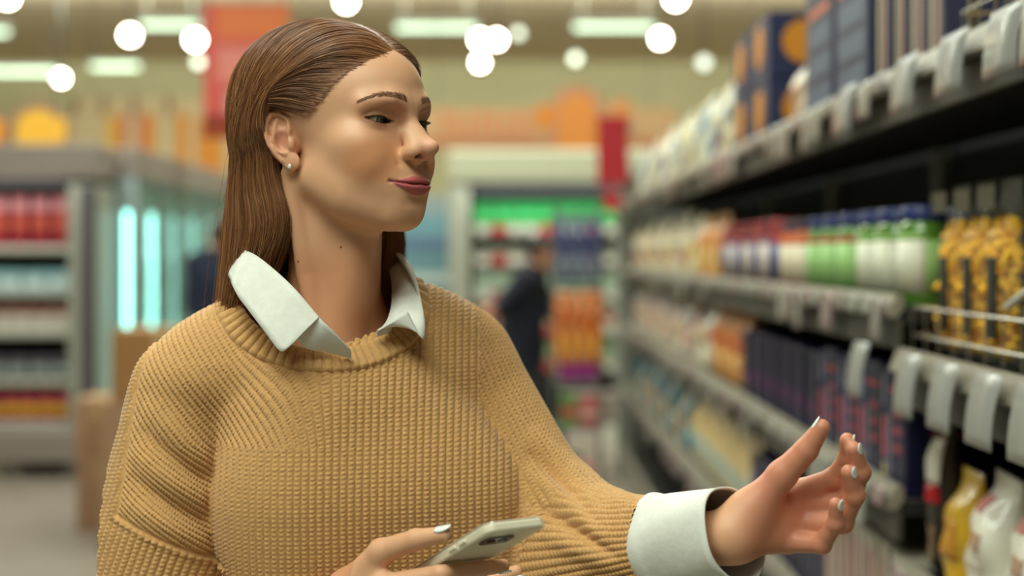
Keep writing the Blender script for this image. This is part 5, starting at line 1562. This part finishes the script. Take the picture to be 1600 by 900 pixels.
    for z in (1.66, 1.24): 
        MB().box((0, 0, z), (W, .02, .025), .003).build('crossbar', ch, o)
        for k in range(4):
            m = MB(); m.tube([((k - 1.5) * W / 4, 0, z - .01), ((k - 1.5) * W / 4, -.16, z - .01), ((k - 1.5) * W / 4, -.17, z + .01)], .003, 5); m.build('hook', ch, o)
    for z in (.46, .715): MB().box((0, -.10, z), (W, .18, .02), .003).build('tray', ch, o)
    pv = pouch('violet_pouch', .063, .36, .04, (76, 82, 116), [(.15, .85, .5, .8, (60, 66, 110)), (.2, .8, .1, .35, (120, 130, 140))], 61)
    po = pouch('orange_pouch', .063, .40, .04, (206, 116, 34), [(.2, .8, .5, .8, (190, 90, 30)), (.2, .8, .12, .4, (222, 150, 60))], 62)
    for k in range(4):
        for p, z, nm in ((pv, 1.645 - .37, 'blue-violet pouch hanging on the upper hooks of the display rack'), (po, 1.225 - .41, 'orange pouch hanging on the middle hooks of the display rack')):
            q = p if k == 0 else copy_tree(p)
            put(q, cx + (k - 1.5) * W / 4, Yr - .06, z, math.pi / 2, '%s %s' % (ORD[k], nm), 'pouch', nm)
    mg = simple_box('magenta_box', (W * .80, .12, .085), (128, 20, 104), (150, 40, 120), None); put(mg, cx, Yr - .055, .727, 0, 'wide magenta box under the orange pouches on the rack', 'box')
    MB().box((0, .06, .086), (W * .78, .1, .003)).build('box_flap', mat('card_128_20_104'), mg)
    gb = simple_box('green_box', (.09, .12, .17), (96, 140, 66), (190, 60, 70), None); rb = simple_box('red_box', (.09, .12, .16), (190, 56, 70), (206, 170, 150), None); 
    put(gb, cx - .05, Yr - .06, .4715, 0, 'small green box on the rack tray', 'box'); put(rb, cx + .06, Yr - .06, .4715, 0, 'small red box on the rack tray', 'box')
    pk = simple_box('pink_box', (.16, .16, .22), (206, 120, 120), (214, 196, 190), None); put(pk, cx + .0, Yr - .08, .0365, 0, 'pink box at the foot of the display rack', 'box')
    # ---- cardboard boxes on the floor, left
    cb = mat('cardboard', (158, 112, 66), .8, noise=.1, nscale=20); cb2 = mat('cardboard_pale', (166, 128, 98), .8, noise=.08, nscale=20); tape = mat('packing_tape', (190, 160, 110), .35)
    def cbox(x, y, z, d, m, label, rz=.0):
        o = empty('cardboard_box'); MB().box((0, 0, d[2] / 2), d, .006).build('carton', m, o)
        MB().box((0, 0, d[2] + .0008), (d[0] * .99, .05, .0016)).build('tape', tape, o); MB().box((0, -d[1] / 2 - .0008, d[2] * .82), (.05, .0016, d[2] * .36)).build('tape', tape, o)
        MB().box((0, 0, d[2] + .0004), (.004, d[1] * .98, .001)).build('flap_seam', mat('seam_brown', (110, 76, 44), .8), o)
        put(o, x, y, z, rz, label, 'box', 'cardboard boxes on the floor')
    cbox(-1.72, 7.0, 0, (.50, .40, .38), cb2, 'brown cardboard box at the bottom of the stack behind her shoulder')
    cbox(-1.74, 7.0, .3825, (.46, .38, .34), cb2, 'middle cardboard box of the stack behind her shoulder')
    cbox(-1.70, 7.0, .725, (.46, .36, .34), cb, 'darker cardboard box on top of the stack behind her shoulder', .05)
    cbox(-2.13, 7.5, 0, (.26, .34, .38), cb2, 'pale pinkish cardboard box standing left of the stack', .1)
    cbox(-2.13, 7.5, .3825, (.25, .32, .30), cb2, 'pale upper cardboard box standing left of the stack', -.05)
    # ---- shoppers
    def figure(name, label, joints, coat, trous, hair, face_dir, skin=(196, 140, 110)):
        J = {k: f32(v) for k, v in joints.items()}
        base = np.array([(J['foot_l'][0] + J['foot_r'][0]) / 2, (J['foot_l'][1] + J['foot_r'][1]) / 2, 0])
        o = empty(name, tuple(base)); tag(o, label, 'person')
        loc = lambda V: V - base
        fd = np.array(face_dir, np.float32); fd = fd / np.linalg.norm(fd)
        hd = J['head']
        def body(p):
            d = ell(p, hd, (.085, .085, .112)); d = smin(d, ell(p, hd + fd * .03 - f32([0, 0, .03]), (.062, .062, .08)), .03)
            d = smin(d, cone(p, hd + fd * .098 + f32([0, 0, .012]), hd + fd * .112 - f32([0, 0, .012]), .009, .013), .014)
            sd = np.cross(fd, f32([0, 0, 1]))
            for s in (-1, 1):
                d = smin(d, ell(p, hd + sd * (.086 * s), (.016, .022, .03)), .006)
                d = smax(d, -ell(p, hd + fd * .098 + sd * (.032 * s) + f32([0, 0, .022]), (.014, .014, .008)), .008)
            d = smax(d, -cone(p, hd + fd * .102 - f32([0, 0, .048]) + sd * .02, hd + fd * .102 - f32([0, 0, .048]) - sd * .02, .004, .004), .004)
            d = smin(d, cone(p, hd - f32([0, 0, .07]) - fd * .01, J['neck'], .052, .056), .02)
            d = smin(d, chain(p, [J['neck'], J['chest'], J['hip']], [.06, .12, .13]), .06)
            for s in ('l', 'r'):
                d = smin(d, chain(p, [J['sh_' + s], J['el_' + s], J['wr_' + s]], [.05, .038, .026]), .02)
                w = J['wr_' + s]; dr = w - J['el_' + s]; dr = dr / np.linalg.norm(dr); up = f32([0, 0, 1]); sd2 = np.cross(dr, up); sd2 = sd2 / np.linalg.norm(sd2)
                d = smin(d, cone(p, w, w + dr * .075, .028, .032), .02)
                for q in range(4): d = smin(d, chain(p, [w + dr * .08 + sd2 * (.018 * (q - 1.5)), w + dr * .12 + sd2 * (.02 * (q - 1.5)), w + dr * .15 + sd2 * (.02 * (q - 1.5)) - up * .02], [.010, .009, .007]), .004)
                d = smin(d, chain(p, [w + dr * .03 + sd2 * .03, w + dr * .075 + sd2 * .055], [.012, .009]), .008)
                d = smin(d, chain(p, [J['hip'] * .8 + J['kn_' + s] * .2, J['kn_' + s], J['foot_' + s] + f32([0, 0, .08])], [.085, .056, .042]), .02)
            return d
        allj = np.array(list(J.values())); lo = allj.min(0) - .25; hi = allj.max(0) + .25; lo[2] = max(lo[2], .03)
        V, F = sdf_mesh(body, lo, hi, .011); mesh_np('body', loc(V), F.astype(np.int32), mat('skin_far', skin, .5), o)
        def jacket(p):
            d = chain(p, [J['neck'] - f32([0, 0, .03]), J['chest'], J['hip']], [.10, .155, .165])
            sh = chain(p, [J['sh_l'], J['sh_r']], [.085, .085]); d = smin(d, sh, .08)
            for s in ('l', 'r'): d = smin(d, chain(p, [J['sh_' + s], J['el_' + s], J['wr_' + s] * .85 + J['el_' + s] * .15], [.075, .062, .045]), .03)
            return smax(d, -ell(p, hd - f32([0, 0, .02]), (.092, .092, .14)), .01)
        V, F = sdf_mesh(jacket, lo, hi, .013); mesh_np('jacket', loc(V), F.astype(np.int32), coat, o)
        def trousers(p):
            d = None
            for s in ('l', 'r'):
                e = chain(p, [J['hip'] * .85 + J['kn_' + s] * .15, J['kn_' + s], J['foot_' + s] + f32([0, 0, .09])], [.115, .078, .062]); d = e if d is None else smin(d, e, .03)
            return d
        V, F = sdf_mesh(trousers, lo, hi, .013); mesh_np('trousers', loc(V), F.astype(np.int32), trous, o)
        def hr(p):
            d = ell(p, hd - fd * .012 + f32([0, 0, .018]), (.094, .094, .112)); return smax(d, ((p - hd) @ fd) - .045 - .4 * (p[:, 2] - hd[2]), .01)
        V, F = sdf_mesh(hr, lo, hi, .011); mesh_np('hair', loc(V), F.astype(np.int32), hair, o)
        for s in ('l', 'r'):
            ft = J['foot_' + s]
            def shoe(p): return np.maximum(chain(p, [ft + f32([0, 0, .045]), ft + fd * f32([1, 1, 0]) * .15 + f32([0, 0, .035])], [.05, .036]), -p[:, 2])
            V, F = sdf_mesh(shoe, ft - f32([.25, .25, .03]), ft + f32([.25, .25, .15]), .012); mesh_np('shoe', loc(V), F.astype(np.int32), mat('shoe_dark', (30, 28, 28), .5), o)
    Yp = 9.6
    navy = mat('coat_navy', (24, 28, 44), .8); blk = mat('trousers_black', (20, 20, 24), .8); hb = mat('hair_black', (20, 16, 14), .5)
    q = lambda x, y, dy=0: P(x, y, Yp + dy)
    fx = lambda v, z: np.array([v[0], v[1], z])
    figure('person', 'shopper in a dark navy coat bending forward towards the display rack', dict(head=q(846, 396), neck=q(832, 424), chest=q(818, 468), hip=q(812, 566, .05), sh_l=q(836, 440, .17), sh_r=q(822, 438, -.17), el_l=q(868, 492, .2), wr_l=q(885, 470, .15), el_r=q(782, 478, -.22), wr_r=q(768, 482, -.40),
        kn_l=q(862, 622, .1), kn_r=q(846, 624, -.08), foot_l=fx(q(870, 700, .12), 0), foot_r=fx(q(836, 700, -.08), 0)), navy, blk, hb, (1, -.25, -.15))
    Yp = 9.4
    figure('person', 'shopper in a dark blue jacket half hidden behind her long hair', dict(head=q(346, 368), neck=q(344, 396), chest=q(342, 440), hip=q(342, 540), sh_l=q(310, 412, .05), sh_r=q(378, 412, -.05), el_l=q(302, 476, .02), wr_l=q(318, 520, -.10), el_r=q(388, 476), wr_r=q(372, 524, -.12),
        kn_l=q(330, 636, 0), kn_r=q(356, 636, 0), foot_l=fx(q(328, 740, 0), 0), foot_r=fx(q(358, 740, 0), 0)), mat('jacket_blue', (22, 28, 52), .8), blk, mat('hair_brown_far', (60, 40, 28), .5), (-.6, .6, -.05))
if want('shell'):
    build_shell(); build_ceiling_lights()
if want('shelf'):
    build_shelving(); build_products()
if want('far'):
    build_far()
if want('woman'):
    woman = empty('person', (NECK_N[0], NECK_N[1], 0.0))
    tag(woman, 'woman with long brown hair in a camel knit sweater over a white shirt, reaching out', 'person')
    Minv = Matrix.Translation((-NECK_N[0], -NECK_N[1], 0.0))
    before = set(bpy.data.objects)
    parts = [build_head(woman)] + build_hands(woman)
    V, F = weld_parts(parts)
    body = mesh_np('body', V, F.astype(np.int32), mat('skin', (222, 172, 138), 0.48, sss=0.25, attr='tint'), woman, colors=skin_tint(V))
    build_eyes(woman); build_hair(woman); build_brows(woman); build_earring(woman)
    build_sweater(woman); build_shirt(woman); build_legs(woman)
    for o in set(bpy.data.objects) - before:
        if o.parent == woman: o.matrix_parent_inverse = Minv
    phone = build_phone()
